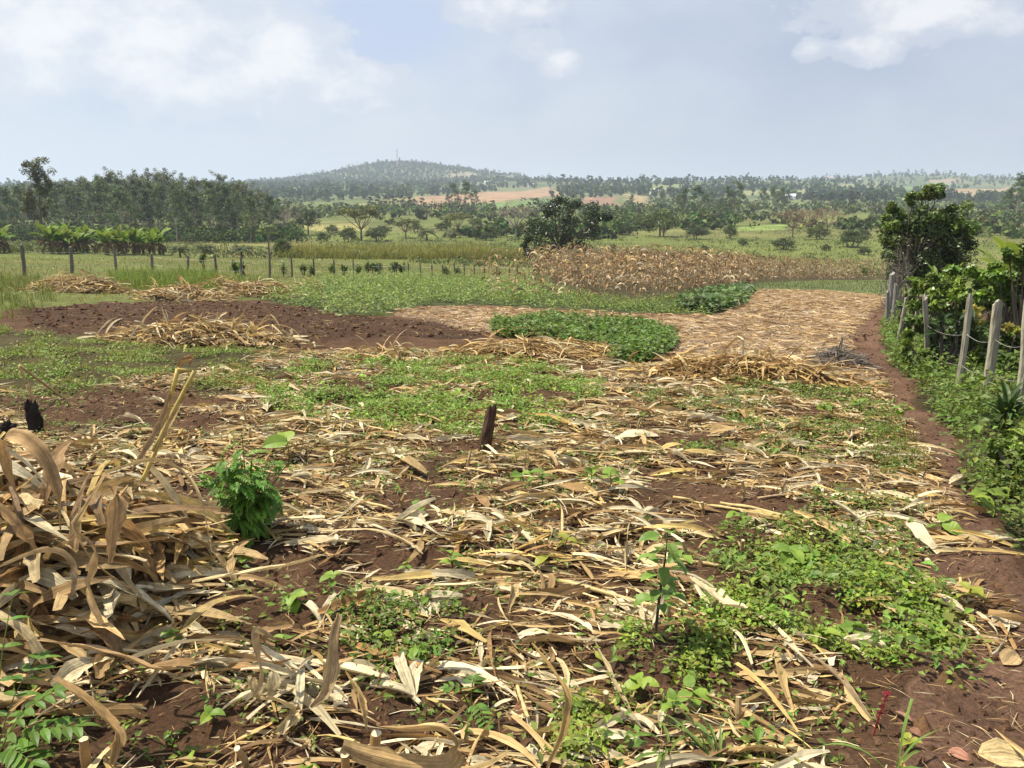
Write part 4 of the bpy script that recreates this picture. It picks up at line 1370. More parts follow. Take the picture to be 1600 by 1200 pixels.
def crops():
    # sparse light-green crop beyond the dug strip
    g = Geo()
    P = sample(P_CROP, 4200, keep=lambda x, y: fbm(x / .6, y / .6, 111, 2) > .25)
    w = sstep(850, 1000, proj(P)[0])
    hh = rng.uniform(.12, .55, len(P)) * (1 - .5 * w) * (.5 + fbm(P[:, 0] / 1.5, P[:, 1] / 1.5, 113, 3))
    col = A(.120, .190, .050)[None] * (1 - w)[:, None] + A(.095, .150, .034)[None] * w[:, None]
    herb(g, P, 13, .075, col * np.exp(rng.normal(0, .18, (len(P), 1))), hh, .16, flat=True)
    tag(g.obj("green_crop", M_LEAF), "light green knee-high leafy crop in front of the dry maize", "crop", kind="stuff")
    # broad-leaved darker patch at the crop's right corner
    g = Geo()
    P = sample([(1060, 484), (1110, 490), (1150, 480), (1172, 452), (1130, 458), (1090, 468)], 520)
    herb(g, P, 16, .17, A(.075, .135, .052), rng.uniform(.2, .45, len(P)), .25, aspect=.8)
    tag(g.obj("pumpkin_patch", M_LEAF), "bluish green broad-leaved vines at the corner of the crop", "vines", kind="stuff")
    # bean bed
    g = Geo()
    P = sample(P_BEAN, 2300, keep=lambda x, y: fbm(x / .5, y / .5, 119, 2) > .30)
    herb(g, P, 15, .075, A(.072, .135, .028), rng.uniform(.06, .30, len(P)) * (.3 + 1.3 * fbm(P[:, 0] / .8, P[:, 1] / .8, 117, 3)), .14, aspect=.7, flat=True)
    tag(g.obj("bean_bed", M_LEAF), "dense dark green bean bed between the straw strips", "bean bed", kind="stuff")
    # grass beyond
    g = Geo()
    P = sample(P_GRASSL, 15000)
    n1 = fbm(P[:, 0] / 3, P[:, 1] / 3, 121, 3)
    hh = rng.uniform(.06, .26, len(P)) * (.3 + 1.5 * n1)
    col = jit(A(.145, .190, .048), len(P), .2, .08)
    d = (fbm(P[:, 0] / 4, P[:, 1] / 4, 123, 3) > .54)[:, None]
    col = np.where(d, col * A(1.5, 1.05, 1.3), col)
    grass(g, P, hh, rng.uniform(.012, .03, len(P)), col, .5)
    # lush tuft strip before the fence
    P = sample([(180, 456), (330, 456), (430, 448), (300, 428), (170, 434)], 3800, keep=lambda x, y: fbm(x / 1.6, y / 1.6, 129, 3) > .42)
    grass(g, P, rng.uniform(.12, .7, len(P)), rng.uniform(.012, .024, len(P)), jit(A(.155, .225, .048), len(P), .2, .06), .45)
    P = sample([(-60, 500), (30, 500), (90, 470), (60, 436), (-60, 430)], 1500, keep=lambda x, y: fbm(x / 1.2, y / 1.2, 127, 3) > .47)
    grass(g, P, rng.uniform(.08, .5, len(P)), rng.uniform(.012, .024, len(P)), jit(A(.14, .18, .05), len(P), .2, .06), .45)
    P = sample(P_GRASSR, 3500)
    grass(g, P, rng.uniform(.06, .22, len(P)), rng.uniform(.015, .03, len(P)), jit(A(.12, .15, .06), len(P), .2, .06), .5)
    tag(g.obj("meadow_grass", M_GRASS), "green and straw-coloured grass along the wire fence", "grass", kind="stuff")


crops()


def weeds():
    g = Geo()
    def patchy(s, th): return lambda x, y: fbm(x / s, y / s, 131, 3) > th
    P = sample(P_WEED1, 3700, keep=patchy(.45, .47))
    herb(g, P, 9, .033, A(.120, .215, .038), rng.uniform(.03, .13, len(P)), .07, flat=True)
    P = sample(P_WEED1, 160, keep=patchy(.6, .46))
    herb(g, P, 7, .055, A(.13, .22, .044), rng.uniform(.05, .15, len(P)), .09, aspect=.75)
    tag(g.obj("chickweed_mat", M_LEAF), "mat of small bright green weeds in the middle of the field", "weeds", kind="stuff")
    g = Geo()
    P = sample(P_WEED2, 4200, keep=patchy(.5, .48))
    herb(g, P, 7, .036, A(.118, .195, .038), rng.uniform(.02, .09, len(P)), .09, flat=True)
    grass(g, P[:4000], rng.uniform(.05, .2, 4000), rng.uniform(.005, .010, 4000), jit(A(.17, .20, .055), 4000, .2), .6)
    tag(g.obj("weedy_turf", M_LEAF), "yellow-green weedy turf below the strip of dug soil", "weeds", kind="stuff")
    g = Geo()
    P = sample(P_WEED3, 800, keep=patchy(.26, .52))
    herb(g, P, 8, .027, A(.135, .215, .036), rng.uniform(.02, .10, len(P)), .055, aspect=.6)
    P = sample(P_WEED3, 150, keep=patchy(.4, .48))
    herb(g, P, 8, .042, A(.105, .185, .038), rng.uniform(.05, .17, len(P)), .06, aspect=.5)
    tag(g.obj("weed_patch", M_LEAF), "patch of leafy green weeds beside the footpath", "weeds", kind="stuff")
    # verge under the fence
    g = Geo()
    P = sample(P_VERGE, 4600, keep=lambda x, y: (fbm(x / .6, y / .6, 137, 3) > .45))
    P = P[P[:, 1] > 2.4]
    herb(g, P, 9, .042, A(.078, .135, .028), rng.uniform(.05, .34, len(P)), .12, flat=True)
    P = sample(P_VERGE, 900)
    P = P[P[:, 1] > 3]
    herb(g, P, 8, .075, A(.090, .155, .030), rng.uniform(.15, .5, len(P)), .14, aspect=.6)
    grass(g, P, rng.uniform(.2, .5, len(P)), .01, jit(A(.12, .17, .045), len(P)), .5)
    tag(g.obj("verge_weeds", M_LEAF), "thick green weeds along the foot of the fence posts", "weeds", kind="stuff")
    # thin scatter everywhere
    g = Geo()
    fld = [(-100, 600), (400, 620), (900, 640), (1390, 600), (1420, 760), (1430, 1000), (1300, 1215), (-150, 1215)]
    P = sample(fld, 2600, keep=patchy(.8, .45))
    herb(g, P, 6, .028, A(.10, .165, .035), rng.uniform(.01, .07, len(P)), .05)
    P = sample([(960, 600), (1390, 600), (1410, 700), (1440, 860), (1420, 920), (1150, 860), (1000, 700)], 1500, keep=patchy(.8, .46))
    herb(g, P, 8, .034, A(.095, .155, .032), rng.uniform(.02, .11, len(P)), .06)
    P = sample([(1350, 670), (1420, 680), (1460, 745), (1380, 760)], 500, keep=patchy(.3, .5))
    grass(g, P, rng.uniform(.06, .2, len(P)), .006, jit(A(.11, .15, .035), len(P)), .7)
    P = sample([(520, 930), (600, 950), (720, 960), (690, 1050), (560, 1060)], 130, keep=patchy(.2, .48))
    herb(g, P, 8, .028, A(.085, .15, .03), rng.uniform(.02, .13, len(P)), .05)
    tag(g.obj("scattered_weeds", M_LEAF), "thin scatter of weed seedlings over the littered soil", "weeds", kind="stuff")


weeds()


# ------------------------------------------------------------------ maize litter
def lay(g, P, L, W, nseg, pale=.1, arch=.3, kind='blade', hgt=None, floor=G, cols=None, head=None, rough=0., flat=False):
    n = len(P)
    h = rng.uniform(0, 2 * np.pi, n) if head is None else head
    if head is None:
        al = rng.random(n) < .45
        h = np.where(al, rng.normal(-.15, .4, n) + np.pi * (rng.random(n) < .5), h)
    base = P.copy()
    base[:, 2] += rng.uniform(.002, .02, n) if hgt is None else hgt
    # start half a length back so that the point is the middle
    base[:, 0] -= np.cos(h) * L / 2; base[:, 1] -= np.sin(h) * L / 2
    base[:, 2] = np.maximum(base[:, 2], floor(base[:, 0], base[:, 1]) + .006)
    p0 = np.abs(rng.normal(0, arch, n)); cu = -p0 * 2 + rng.normal(0, arch * .4, n)
    if rough:
        up = rng.random(n) < rough
        p0 = np.where(up, rng.uniform(.2, 1.3, n), p0); cu = np.where(up, -rng.uniform(.3, 2.6, n), cu)
    ribbons(g, base, h, L, W, p0, cu, rng.normal(0, .5, n), rng.normal(0, .5, n), rng.normal(0, 1.0, n), rng.uniform(.05, .35, n), nseg,
            dry_cols(n, pale=pale) if cols is None else cols, kind, .08, floor, 1.05, flat=flat)


BARES = [(470, 930, 75, 40), (660, 775, 70, 25), (300, 1130, 110, 40), (620, 1130, 60, 40), (700, 950, 60, 30), (130, 640, 110, 30), (560, 620, 60, 20), (1080, 690, 60, 20), (1100, 1050, 60, 30), (760, 1120, 50, 40), (1450, 1150, 120, 60)]


def litter_keep(x, y):
    px, py = proj(np.stack([x, y, H(x, y)], 1))
    d = fbm(x / .55, y / .55, 151, 3)
    th = .315 + .10 * fbm(x / 2.2, y / 2.2, 153, 2)
    for cx, cy, rx, ry in BARES: th = th + .75 * np.exp(-(((px - cx) / rx) ** 2 + ((py - cy) / ry) ** 2))
    inw = inpoly(px, py, P_WEED1) | inpoly(px, py, P_WEED2)
    th = th + np.where(inw, .05, 0) + np.where(inpoly(px, py, P_PATH), .10, 0) + np.where(inpoly(px, py, P_WEED3), .03, 0)
    return (d > th) & ~inpoly(px, py, P_BEAN)


P_FIELD = [(-330, 1420), (-330, 640), (-120, 620), (120, 600), (300, 585), (420, 552), (700, 545), (1000, 572), (1200, 590), (1370, 600), (1450, 690), (1500, 800), (1560, 880), (1700, 1240), (1700, 1420)]


def litter():
    # fine straw and chaff
    g = Geo()
    P = sample(P_FIELD, 30000, keep=litter_keep)
    L = rng.uniform(.04, .20, len(P)); lay(g, P, L, rng.uniform(.003, .016, len(P)), 2, .14, .12, flat=True)
    P = sample(P_FIELD, 20000)
    L = rng.uniform(.03, .10, len(P)); lay(g, P, L, rng.uniform(.0015, .005, len(P)), 2, .1, .12, flat=True)
    # middle-sized torn leaves
    P = sample(P_FIELD, 6400, keep=litter_keep)
    L = rng.uniform(.10, .46, len(P)); lay(g, P, L, rng.gamma(3, .0072, len(P)) + .005, 6, .22, .22)
    P = sample(P_FIELD, 1500, keep=litter_keep)
    L = rng.uniform(.05, .13, len(P)); lay(g, P, L, rng.uniform(.02, .045, len(P)), 5, .8, .25, 'husk')
    tag(g.obj("maize_litter", M_DRY), "trampled litter of torn dry maize leaves and straw over the soil", "straw", kind="stuff")
    # mulch strip
    g = Geo()
    P = sample(P_MULCH, 15000)
    L = rng.uniform(.12, .5, len(P)); lay(g, P, L, rng.uniform(.010, .035, len(P)), 3, .08, .22, hgt=rng.uniform(0, .10, len(P)), cols=dry_cols(len(P)) * A(.97, .96, 1.12), flat=True)
    tag(g.obj("straw_mulch", M_DRY), "pinkish tan straw mulch spread over the cleared strip", "straw", kind="stuff")
    g = Geo()
    P = sample(P_TILL, 900); L = rng.uniform(.05, .25, len(P)); lay(g, P, L, rng.uniform(.004, .012, len(P)), 2, .1, .15)
    P = sample(P_GRASSL, 900, keep=lambda x, y: fbm(x / 3, y / 3, 155, 3) > .52); L = rng.uniform(.15, .5, len(P)); lay(g, P, L, rng.uniform(.02, .05, len(P)), 3, .1, .3, hgt=rng.uniform(0, .15, len(P)))
    tag(g.obj("loose_straw", M_DRY), "loose straws lying on the dug soil and grass", "straw", kind="stuff")
    # crumbs of soil
    g = Geo()
    P = np.concatenate([sample(P_FIELD, 10500, keep=lambda x, y: y < 9), sample(P_PATH, 1500), sample(P_TILL, 2500)])
    ico = np.array([(1, 0, 0), (-1, 0, 0), (0, 1, 0), (0, -1, 0), (0, 0, 1), (0, 0, -1)], float)
    F = np.array([(0, 2, 4), (2, 1, 4), (1, 3, 4), (3, 0, 4), (2, 0, 5), (1, 2, 5), (3, 1, 5), (0, 3, 5)])
    n = len(P); s = np.minimum(.004 + rng.gamma(1.3, .008, n), .05); s[-2500:] = .015 + rng.gamma(1.5, .012, 2500)
    az = rng.uniform(0, 6.28, n)[:, None]; ix, iy = ico[None, :, 0], ico[None, :, 1]
    rot = np.stack([ix * np.cos(az) - iy * np.sin(az), ix * np.sin(az) + iy * np.cos(az), np.broadcast_to(ico[None, :, 2], (n, 6))], -1) + rng.normal(0, .25, (n, 6, 3))
    V = P[:, None, :] + rot * (s[:, None, None] * rng.uniform(.7, 1.3, (n, 6, 1))) * A(1, 1, .75)
    g.add(V.reshape(-1, 3), tris=(np.arange(n)[:, None, None] * 6 + F[None]).reshape(-1, 3), col=np.repeat(jit(SOIL * 1.05, n, .25, .05), 6, 0))
    tag(g.obj("soil_crumbs", M_CLOD), "loose crumbs of red-brown soil", "soil", kind="stuff")


litter()


# large single pieces near the camera: each its own thing
def big_litter():
    protos = []
    for i in range(16):
        r = np.random.default_rng(600 + i)
        p0 = abs(r.normal(.06, .12)); L = r.uniform(.26, .52)
        pth = leaf_path(r, L, p0, -2 * p0 + r.normal(0, .1), r.normal(0, .5)); pth[:, 2] = np.maximum(pth[:, 2], 0) + .012
        g = hero_leaf(pth, r.uniform(.03, .06), r.normal(0, .3), r.normal(0, 1.0), .18, tuple(dry_cols(1, r)[0]), n=18, across=5, torn=.16)
        g.v = [np.maximum(v, A(-9, -9, .002)) for v in g.v]
        protos.append(g.mesh("dry_maize_leaf", M_DRYNEAR))
    P = sample(P_FIELD, 118, keep=lambda x, y: litter_keep(x, y) & (y < 7.5) & (y > 1.2))
    for i, p in enumerate(P):
        o = link("dry_maize_leaf", protos[i % 16], None, p + A(0, 0, rng.uniform(0, .02)))
        e = .06
        gx = float(G(p[0] + e, p[1]) - G(p[0] - e, p[1])) / (2 * e); gy = float(G(p[0], p[1] + e) - G(p[0], p[1] - e)) / (2 * e)
        q = Vector((-gx, -gy, 1)).to_track_quat('Z', 'Y')
        from mathutils import Quaternion
        o.rotation_mode = 'QUATERNION'; o.rotation_quaternion = q @ Quaternion((0, 0, 1), rng.uniform(0, 6.28))
        s = rng.uniform(.75, 1.25); o.scale = (s, s, s)
        tag(o, "long dry maize leaf curling on the trampled soil", "leaf", "dry maize leaves lying on the field")
    # pale husks: several cupped sheaths on one shank
    hp = []
    for i in range(8):
        r = np.random.default_rng(640 + i)
        g = Geo(); n = r.integers(3, 6)
        c = np.array((.62, .53, .34)) * np.exp(r.normal(0, .08, (n, 1)))
        ribbons(g, np.tile(A(-.09, 0, .012), (n, 1)), r.normal(0, .28, n), r.uniform(.15, .22, n), r.uniform(.035, .06, n), r.uniform(.0, .5, n), -r.uniform(.2, .9, n), r.normal(0, .3, n), r.normal(0, .5, n), r.normal(0, .4, n), .38, 9, c, 'husk', .05, lambda x, y: 0 * x + .002, .95, r=r)
        tube(g, [(-.13, 0, .012), (-.08, 0, .014)], [.007, .009], 6, (.50, .42, .27))
        hp.append(g.mesh("maize_husk", M_DRYNEAR))
    hpx = [(355, 575), (420, 640), (210, 655), (575, 735), (740, 1060), (745, 825), (760, 850), (820, 860), (1330, 810), (1345, 1020), (1060, 725), (890, 735), (1240, 700), (1140, 690), (1220, 640), (505, 970), (680, 960), (330, 640), (250, 625), (1500, 760), (1560, 850), (1370, 700), (960, 690), (600, 690), (650, 830), (470, 760), (520, 700), (1280, 760), (1185, 815), (1470, 950), (330, 1060), (625, 1085), (1000, 800), (870, 650), (1180, 720), (1080, 620), (1110, 660), (940, 640), (1310, 670)]
    for i, (a, b) in enumerate(hpx):
        p = at1(a, b)
        o = link("maize_husk", hp[i % 8], None, p + A(0, 0, .008)); o.rotation_euler = (rng.normal(0, .12), rng.normal(0, .12), rng.uniform(0, 6.28)); s = rng.uniform(.75, 1.2); o.scale = (s, s, s)
        tag(o, "pale cream maize husk split open on the ground", "husk", "pale husks lying on the field")
    # lengths of cane
    for i in range(70):
        p = sample(P_FIELD, 1, keep=lambda x, y: litter_keep(x, y) & (y < 11))[0]
        if i < 5: p = at1(*((1010, 745), (1110, 790), (1190, 800), (1260, 780), (1080, 880))[i])
        L = rng.uniform(.25, .9); a = rng.uniform(-.9, .35) if i < 45 else rng.uniform(0, 3.1)
        k = np.linspace(-.5, .5, 9)
        bend = rng.normal(0, .08)
        x = p[0] + k * L * np.cos(a) - bend * (k ** 2) * L * np.sin(a); y = p[1] + k * L * np.sin(a) + bend * k ** 2 * L * np.cos(a)
        z = G(x, y) + .012; z = np.maximum(z, np.linspace(z.max(), z[-1], 9) * .5 + z * .5)
        r0 = rng.uniform(.006, .011)
        g = Geo(); rr = np.full(9, r0); rr[2::3] *= 1.25
        c0 = np.array((.46, .34, .14)) if rng.random() < .5 else np.array((.40, .28, .15))
        P = np.stack([x, y, z], 1)
        tube(g, P - p, rr, 7, c0 * rng.uniform(.8, 1.15))
        o = g.obj("maize_cane", M_STALK, None, True, p)
        tag(o, "length of yellowish dry maize cane lying among the litter", "cane", "maize canes lying on the field")
    # stubble: cut stalks still rooted
    sp = []
    for i in range(6):
        r = np.random.default_rng(680 + i); g = Geo(); h = r.uniform(.05, .14)
        tube(g, [(0, 0, -.03), (.002, 0, h * .5), (r.normal(0, .012), r.normal(0, .012), h)], [.012, .0105, .0105], 8, np.concatenate([np.tile(A(.36, .25, .12), (24, 1)), [[.62, .56, .40]], [[.3, .2, .1]]]))
        ribbons(g, [(0, 0, .01), (0, 0, .02)], [r.uniform(0, 6), r.uniform(0, 6)], [.07, .1], [.025, .02], [1.2, .9], [-.8, -1.5], 0, 0, .5, .35, 5, dry_cols(2, r), 'blade', .1, r=r)
        sp.append(g.mesh("maize_stubble", M_STALK))
    pts = []
    for yy in np.arange(1.5, 12, .8):
        for xx in np.arange(-yy * .75, yy * .55, .42):
            x, y = xx + rng.normal(0, .08), yy + .1 * xx + rng.normal(0, .06)
            if y > 1.3 and rng.random() < .62: pts.append((x, y))
    px, py = proj(np.array([(x, y, float(H(x, y))) for x, y in pts]))
    pts = [q for q, a, b in zip(pts, px, py) if -20 < a < 1380 and not inpoly(np.array([a]), np.array([b]), P_PATH)[0]]
    for i, (x, y) in enumerate(pts[:150]):
        o = link("maize_stubble", sp[i % 6], None, (x, y, float(G(x, y)))); o.rotation_euler = (rng.normal(0, .12), rng.normal(0, .12), rng.uniform(0, 6.28))
        tag(o, "short cut maize stub still rooted in the soil", "stubble", "cut maize stubs rooted in the field")
    for (a, b, hh, rr, lab) in ((208, 1200, 0, 0, ""),): pass


big_litter()


def cut_stub(px, by, ty, w, label, lean=0.0):
    p = at1(px, by); Y = p[1] * CP - (p[2] - EYE) * SP
    h = (by - ty) * Y / FPX * 1.1; r0 = w * Y / FPX / 2
    t = thing("maize_stub", label, "stub", p)
    g = Geo(); k = np.linspace(0, 1, 6)
    P = np.stack([lean * h * k, 0 * k, -.03 + (h + .03) * k], 1)
    rr = r0 * A(1.1, 1.0, .97, 1.12, .98, .98)
    tube(g, P, rr, 12, (.36, .215, .085), cap=False); g.obj("cane", M_STALK, t, True)
    g = Geo(); a = np.linspace(0, 6.28, 12, endpoint=False)
    V = np.concatenate([np.stack([np.cos(a) * rr[-1] * .99, np.sin(a) * rr[-1] * .99, 0 * a + rng.normal(0, .0012, 12)], 1), [[0, 0, .001]]]) + A(lean * h, 0, h)
    g.add(V, tris=[(i, (i + 1) % 12, 12) for i in range(12)], col=(.62, .52, .32)); g.obj("cut_face", M_DRYNEAR, t)


cut_stub(577, 1212, 1128, 17, "upright cut maize stub beside a curled broad leaf", .15)
cut_stub(541, 1215, 1155, 14, "shorter cut maize stub leaning by the curled broad leaf", .0)
cut_stub(136, 1212, 1152, 14, "thick cut maize stub near the pinnate seedling", .05)


# ------------------------------------------------------------------ heaps of stover
def heap(name, label, cpx, rx_px, hgt, n, L=(.35, .75), W=(.02, .05), cols=None, ry=None, ang=0., nseg=6, dome=1.0, head=None, mat=None, rough=.3):
    """a mound of dry maize leaves: core and a thatch of leaves"""
    p = at1(*cpx); m = p[1] / FPX
    rx = rx_px * m; ry = ry or rx * .5
    t = thing(name, label, "heap", p)

    def top(x, y):
        xx = (x * math.cos(ang) + y * math.sin(ang)) / rx; yy = (-x * math.sin(ang) + y * math.cos(ang)) / ry
        d = np.sqrt(xx ** 2 + yy ** 2)
        d = d + (fbm((x + p[0]) / (.35 * rx), (y + p[1]) / (.35 * rx), 175, 2) - .5) * .7
        b = hgt * np.clip(1 - d ** 1.3, 0, 1.2) * (.45 + 1.1 * (fbm((x + p[0]) / (.18 * rx), (y + p[1]) / (.18 * rx), 171, 3)))
        return G(x + p[0], y + p[1]) - p[2] + b
    g = Geo(); u = np.linspace(-1.1, 1.1, 30)
    X, Y = np.meshgrid(u * rx, u * ry); x, y = X.ravel() * math.cos(ang) - Y.ravel() * math.sin(ang), X.ravel() * math.sin(ang) + Y.ravel() * math.cos(ang)
    i = np.arange(29)[:, None] * 30 + np.arange(29)[None]
    g.add(np.stack([x, y, top(x, y) - .05], 1), np.stack([i, i + 1, i + 31, i + 30], -1).reshape(-1, 4), col=jit(A(.20, .135, .07), 900, .2, .03))
    g.obj("core", M_DRY, t)
    g = Geo(); a = rng.uniform(0, 2 * np.pi, n); rr = np.sqrt(rng.random(n)) * np.where(rng.random(n) < .15, 1.35, 1.0)
    X, Y = rr * np.cos(a) * rx, rr * np.sin(a) * ry
    x, y = X * math.cos(ang) - Y * math.sin(ang), X * math.sin(ang) + Y * math.cos(ang)
    P = np.stack([x, y, top(x, y)], 1)
    lay(g, P, rng.uniform(L[0] * .6, L[1], n), rng.uniform(*W, n), nseg, .12, .25, hgt=rng.uniform(-.04, .06, n), floor=lambda X_, Y_: top(X_, Y_) - .035, cols=None if cols is None else cols(n), head=None if head is None else head + rng.normal(0, .5, n), rough=rough)
    o = g.obj("leaf_thatch", mat or M_DRY, t); o["kind"] = "stuff"
    return t, top, p


heap("stover_heap", "low wide heap of maize stover beside the grass, nearest the leftmost fence post", (125, 456), 80, .40, 1000, rough=.12)
heap("stover_heap", "low heap of maize stover at the far edge of the dug strip", (290, 468), 68, .30, 850, ry=.9, rough=.12)
heap("stover_heap", "rounded heap of maize stover touching the green crop", (405, 462), 52, .45, 750, ry=1.0, rough=.12)
heap("stover_heap", "scatter of maize stover in the grass below the fence posts", (345, 450), 32, .35, 260, ry=.6)
heap("stover_heap", "small scatter of maize stover at the crop's edge near the fence", (478, 452), 26, .25, 180, ry=.6)
heap("stover_heap", "ragged heap of curled maize leaves between dug soil and weedy turf", (315, 534), 145, .28, 1400, (.3, .6), (.025, .055), ry=.7, nseg=7, rough=.2)
heap("stover_heap", "flat bundle of straight maize canes in front of the bean bed", (840, 556), 118, .16, 1600, (.3, .8), (.014, .035), ry=.65, rough=.06, nseg=5, cols=lambda n: dry_cols(n) * A(1.08, 1.08, 1.05))
heap("stover_heap", "long heap of golden maize stover ending at the footpath", (1165, 594), 150, .22, 2000, (.25, .65), (.018, .045), ry=.5, ang=-.22, rough=.16, nseg=7, cols=lambda n: dry_cols(n) * A(1.08, 1.06, 1.0))
heap("trash_heap", "grey weathered heap of old stalks beside the footpath", (1312, 574), 48, .22, 420, (.2, .45), (.01, .025), ry=.4, nseg=4, cols=lambda n: jit(A(.17, .14, .115), n, .3, .05))
heap("stover_heap", "thin drift of maize leaves along the weedy turf's edge", (600, 562), 60, .10, 350, (.2, .5), (.014, .035), ry=.4)
T0, TOP0, P0 = heap("stover_heap", "large foreground heap of broad curled maize leaves beside the feathery bush", (30, 935), 290, .52, 900, (.25, .6), (.035, .08), ry=.85, nseg=9, mat=M_DRYNEAR)


def near_heap_leaves():
    """the big single leaves on the foreground heap"""
    protos = []
    for i in range(16):
        r = np.random.default_rng(720 + i)
        p0 = r.uniform(-.1, .5)
        g = hero_leaf(leaf_path(r, r.uniform(.36, .66), p0, -2 * p0 - r.uniform(-.1, .7), r.normal(0, .3)), r.uniform(.06, .10), r.normal(0, .4), r.normal(0, .9), .16, tuple(dry_cols(1, r)[0]), n=20, across=6, torn=.13)
        protos.append(g.mesh("dry_maize_leaf", M_DRYNEAR))
    for i in range(160):
        a = rng.uniform(0, 6.28); q = math.sqrt(rng.random()) * .98
        x, y = q * math.cos(a) * 275 * P0[1] / FPX, q * math.sin(a) * .82
        z = float(TOP0(np.array([x]), np.array([y]))[0])
        o = link("dry_maize_leaf", protos[i % 16], None, P0 + A(x, y, z + rng.uniform(0, .05)))
        o.rotation_euler = (rng.normal(0, .3), rng.normal(.1, .35), rng.uniform(0, 6.28)); s = rng.uniform(.7, 1.1); o.scale = (s, s, s)
        tag(o, "broad dry maize leaf on the large foreground heap", "leaf", "leaves on the large foreground heap")


near_heap_leaves()


def hero(px_path, Y, width, label, col=(.42, .29, .155), roll=0., twist=0., kind='blade', fold=.15, name="dry_maize_leaf", ripple=.03):
    Ys = np.interp(np.linspace(0, 1, len(px_path)), [0, 1], Y)
    path = np.array([deep(np.float64(a), np.float64(b), y) for (a, b), y in zip(px_path, Ys)])
    zf = G(path[:, 0], path[:, 1]) + .01
    path[:, 2] = np.maximum(path[:, 2], zf)
    c = path[0].copy()
    g = hero_leaf(path - c, width, roll, twist, fold, col, kind, ripple=ripple)
    o = g.obj(name, M_DRYNEAR, None, True, c)
    tag(o, label, "husk" if "husk" in name else "leaf")
    return o


hero([(95, 830), (92, 770), (70, 715), (40, 685), (12, 680), (6, 705), (20, 760), (45, 800)], (2.55, 2.65), .062, "tall broad maize leaf bent into an arch on the big heap", roll=.9, twist=-.6)
hero([(150, 745), (200, 728), (250, 722), (290, 745), (315, 790), (330, 860)], (2.7, 2.5), .050, "long pale maize leaf arching off the heap towards the feathery bush", (.50, .40, .23), .3, .8)
hero([(168, 758), (180, 775), (178, 820), (172, 880)], (2.52, 2.45), .075, "wide striped maize leaf hanging down the front of the big heap", (.40, .275, .15), 1.1, .2)
hero([(165, 740), (135, 790), (118, 825), (140, 870), (180, 905), (215, 925)], (2.55, 2.4), .032, "narrow kinked maize leaf crossing the front of the big heap", (.50, .37, .19), .6, .6)
hero([(60, 1000), (120, 1010), (180, 1022), (240, 1045), (285, 1045)], (2.2, 2.25), .095, "very broad brown maize leaf lying at the foot of the big heap", (.36, .25, .14), .35, .3)
hero([(0, 885), (60, 862), (100, 866), (118, 900), (112, 930)], (2.3, 2.3), .06, "curled pale maize leaf folded over the heap's lower side", (.46, .36, .23), .6, .5)
hero([(85, 1060), (130, 1090), (160, 1120), (185, 1150), (175, 1195)], (2.05, 1.95), .075, "folded tan maize leaf spilling from the heap onto bare soil", (.40, .27, .13), .5, .5)
hero([(160, 975), (140, 920), (150, 860), (120, 830)], (2.3, 2.45), .05, "upright twisted maize leaf in the middle of the big heap", (.44, .32, .18), .8, 1.2)
hero([(530, 960), (520, 1000), (515, 1050), (505, 1085), (485, 1105)], (2.35, 2.1), .055, "flat tan maize leaf standing over the cream husk bundle", (.42, .31, .18), .9, .3)
hero([(540, 1050), (555, 1080), (565, 1110), (572, 1140)], (2.15, 2.0), .06, "holed maize leaf running into the upright cut stub", (.42, .30, .14), .9, .2)
hero([(590, 1135), (640, 1140), (690, 1140), (715, 1165), (700, 1195), (640, 1195), (575, 1180), (535, 1165)], (1.98, 1.92), .062, "broad curled maize leaf looping beside the upright cut stub", (.44, .32, .17), .5, .4, kind='banana')
hero([(830, 1005), (865, 1050), (885, 1090), (880, 1140), (855, 1200)], (2.15, 1.9), .04, "yellowish maize leaf bent down by the bare cane", (.47, .33, .13), .5, .5)
hero([(1265, 1020), (1300, 1050), (1335, 1090), (1365, 1130)], (2.15, 2.0), .045, "striped grey-tan maize leaf lying across the weeds by the path", (.42, .33, .22), .2, .1)
hero([(430, 1000), (400, 985), (400, 1020), (408, 1060), (395, 1090)], (2.3, 2.15), .035, "thin curling maize leaf rising left of the cream husk bundle", (.46, .34, .19), .6, .6)
hero([(445, 960), (455, 975), (410, 985), (405, 1010), (430, 1035), (455, 1030)], (2.4, 2.3), .035, "brown ribbon-like maize leaf looping above the cream husk bundle", (.38, .25, .13), .6, .5)
hero([(1080, 905), (1110, 925), (1140, 945), (1165, 950)], (2.5, 2.35), .075, "cream fibrous husk fanned out near the tall seedling", (.62, .55, .38), .2, .1, 'husk', .1, "maize_husk", .04)
hero([(665, 915), (720, 915), (770, 910), (805, 905)], (2.45, 2.45), .035, "long pale husk stretched across the soil between two cut stubs", (.66, .58, .40), .3, .4, 'husk', .25, "maize_husk")
hero([(500, 830), (580, 828), (640, 850), (660, 865)], (2.75, 2.6), .045, "long bleached maize leaf lying behind the bare soil patch", (.58, .48, .31), .2, .4)
hero([(300, 910), (380, 895), (460, 880), (510, 865)], (2.45, 2.6), .05, "pale maize leaf sheaf lying right of the big heap", (.55, .46, .29), .2, .4, 'husk')


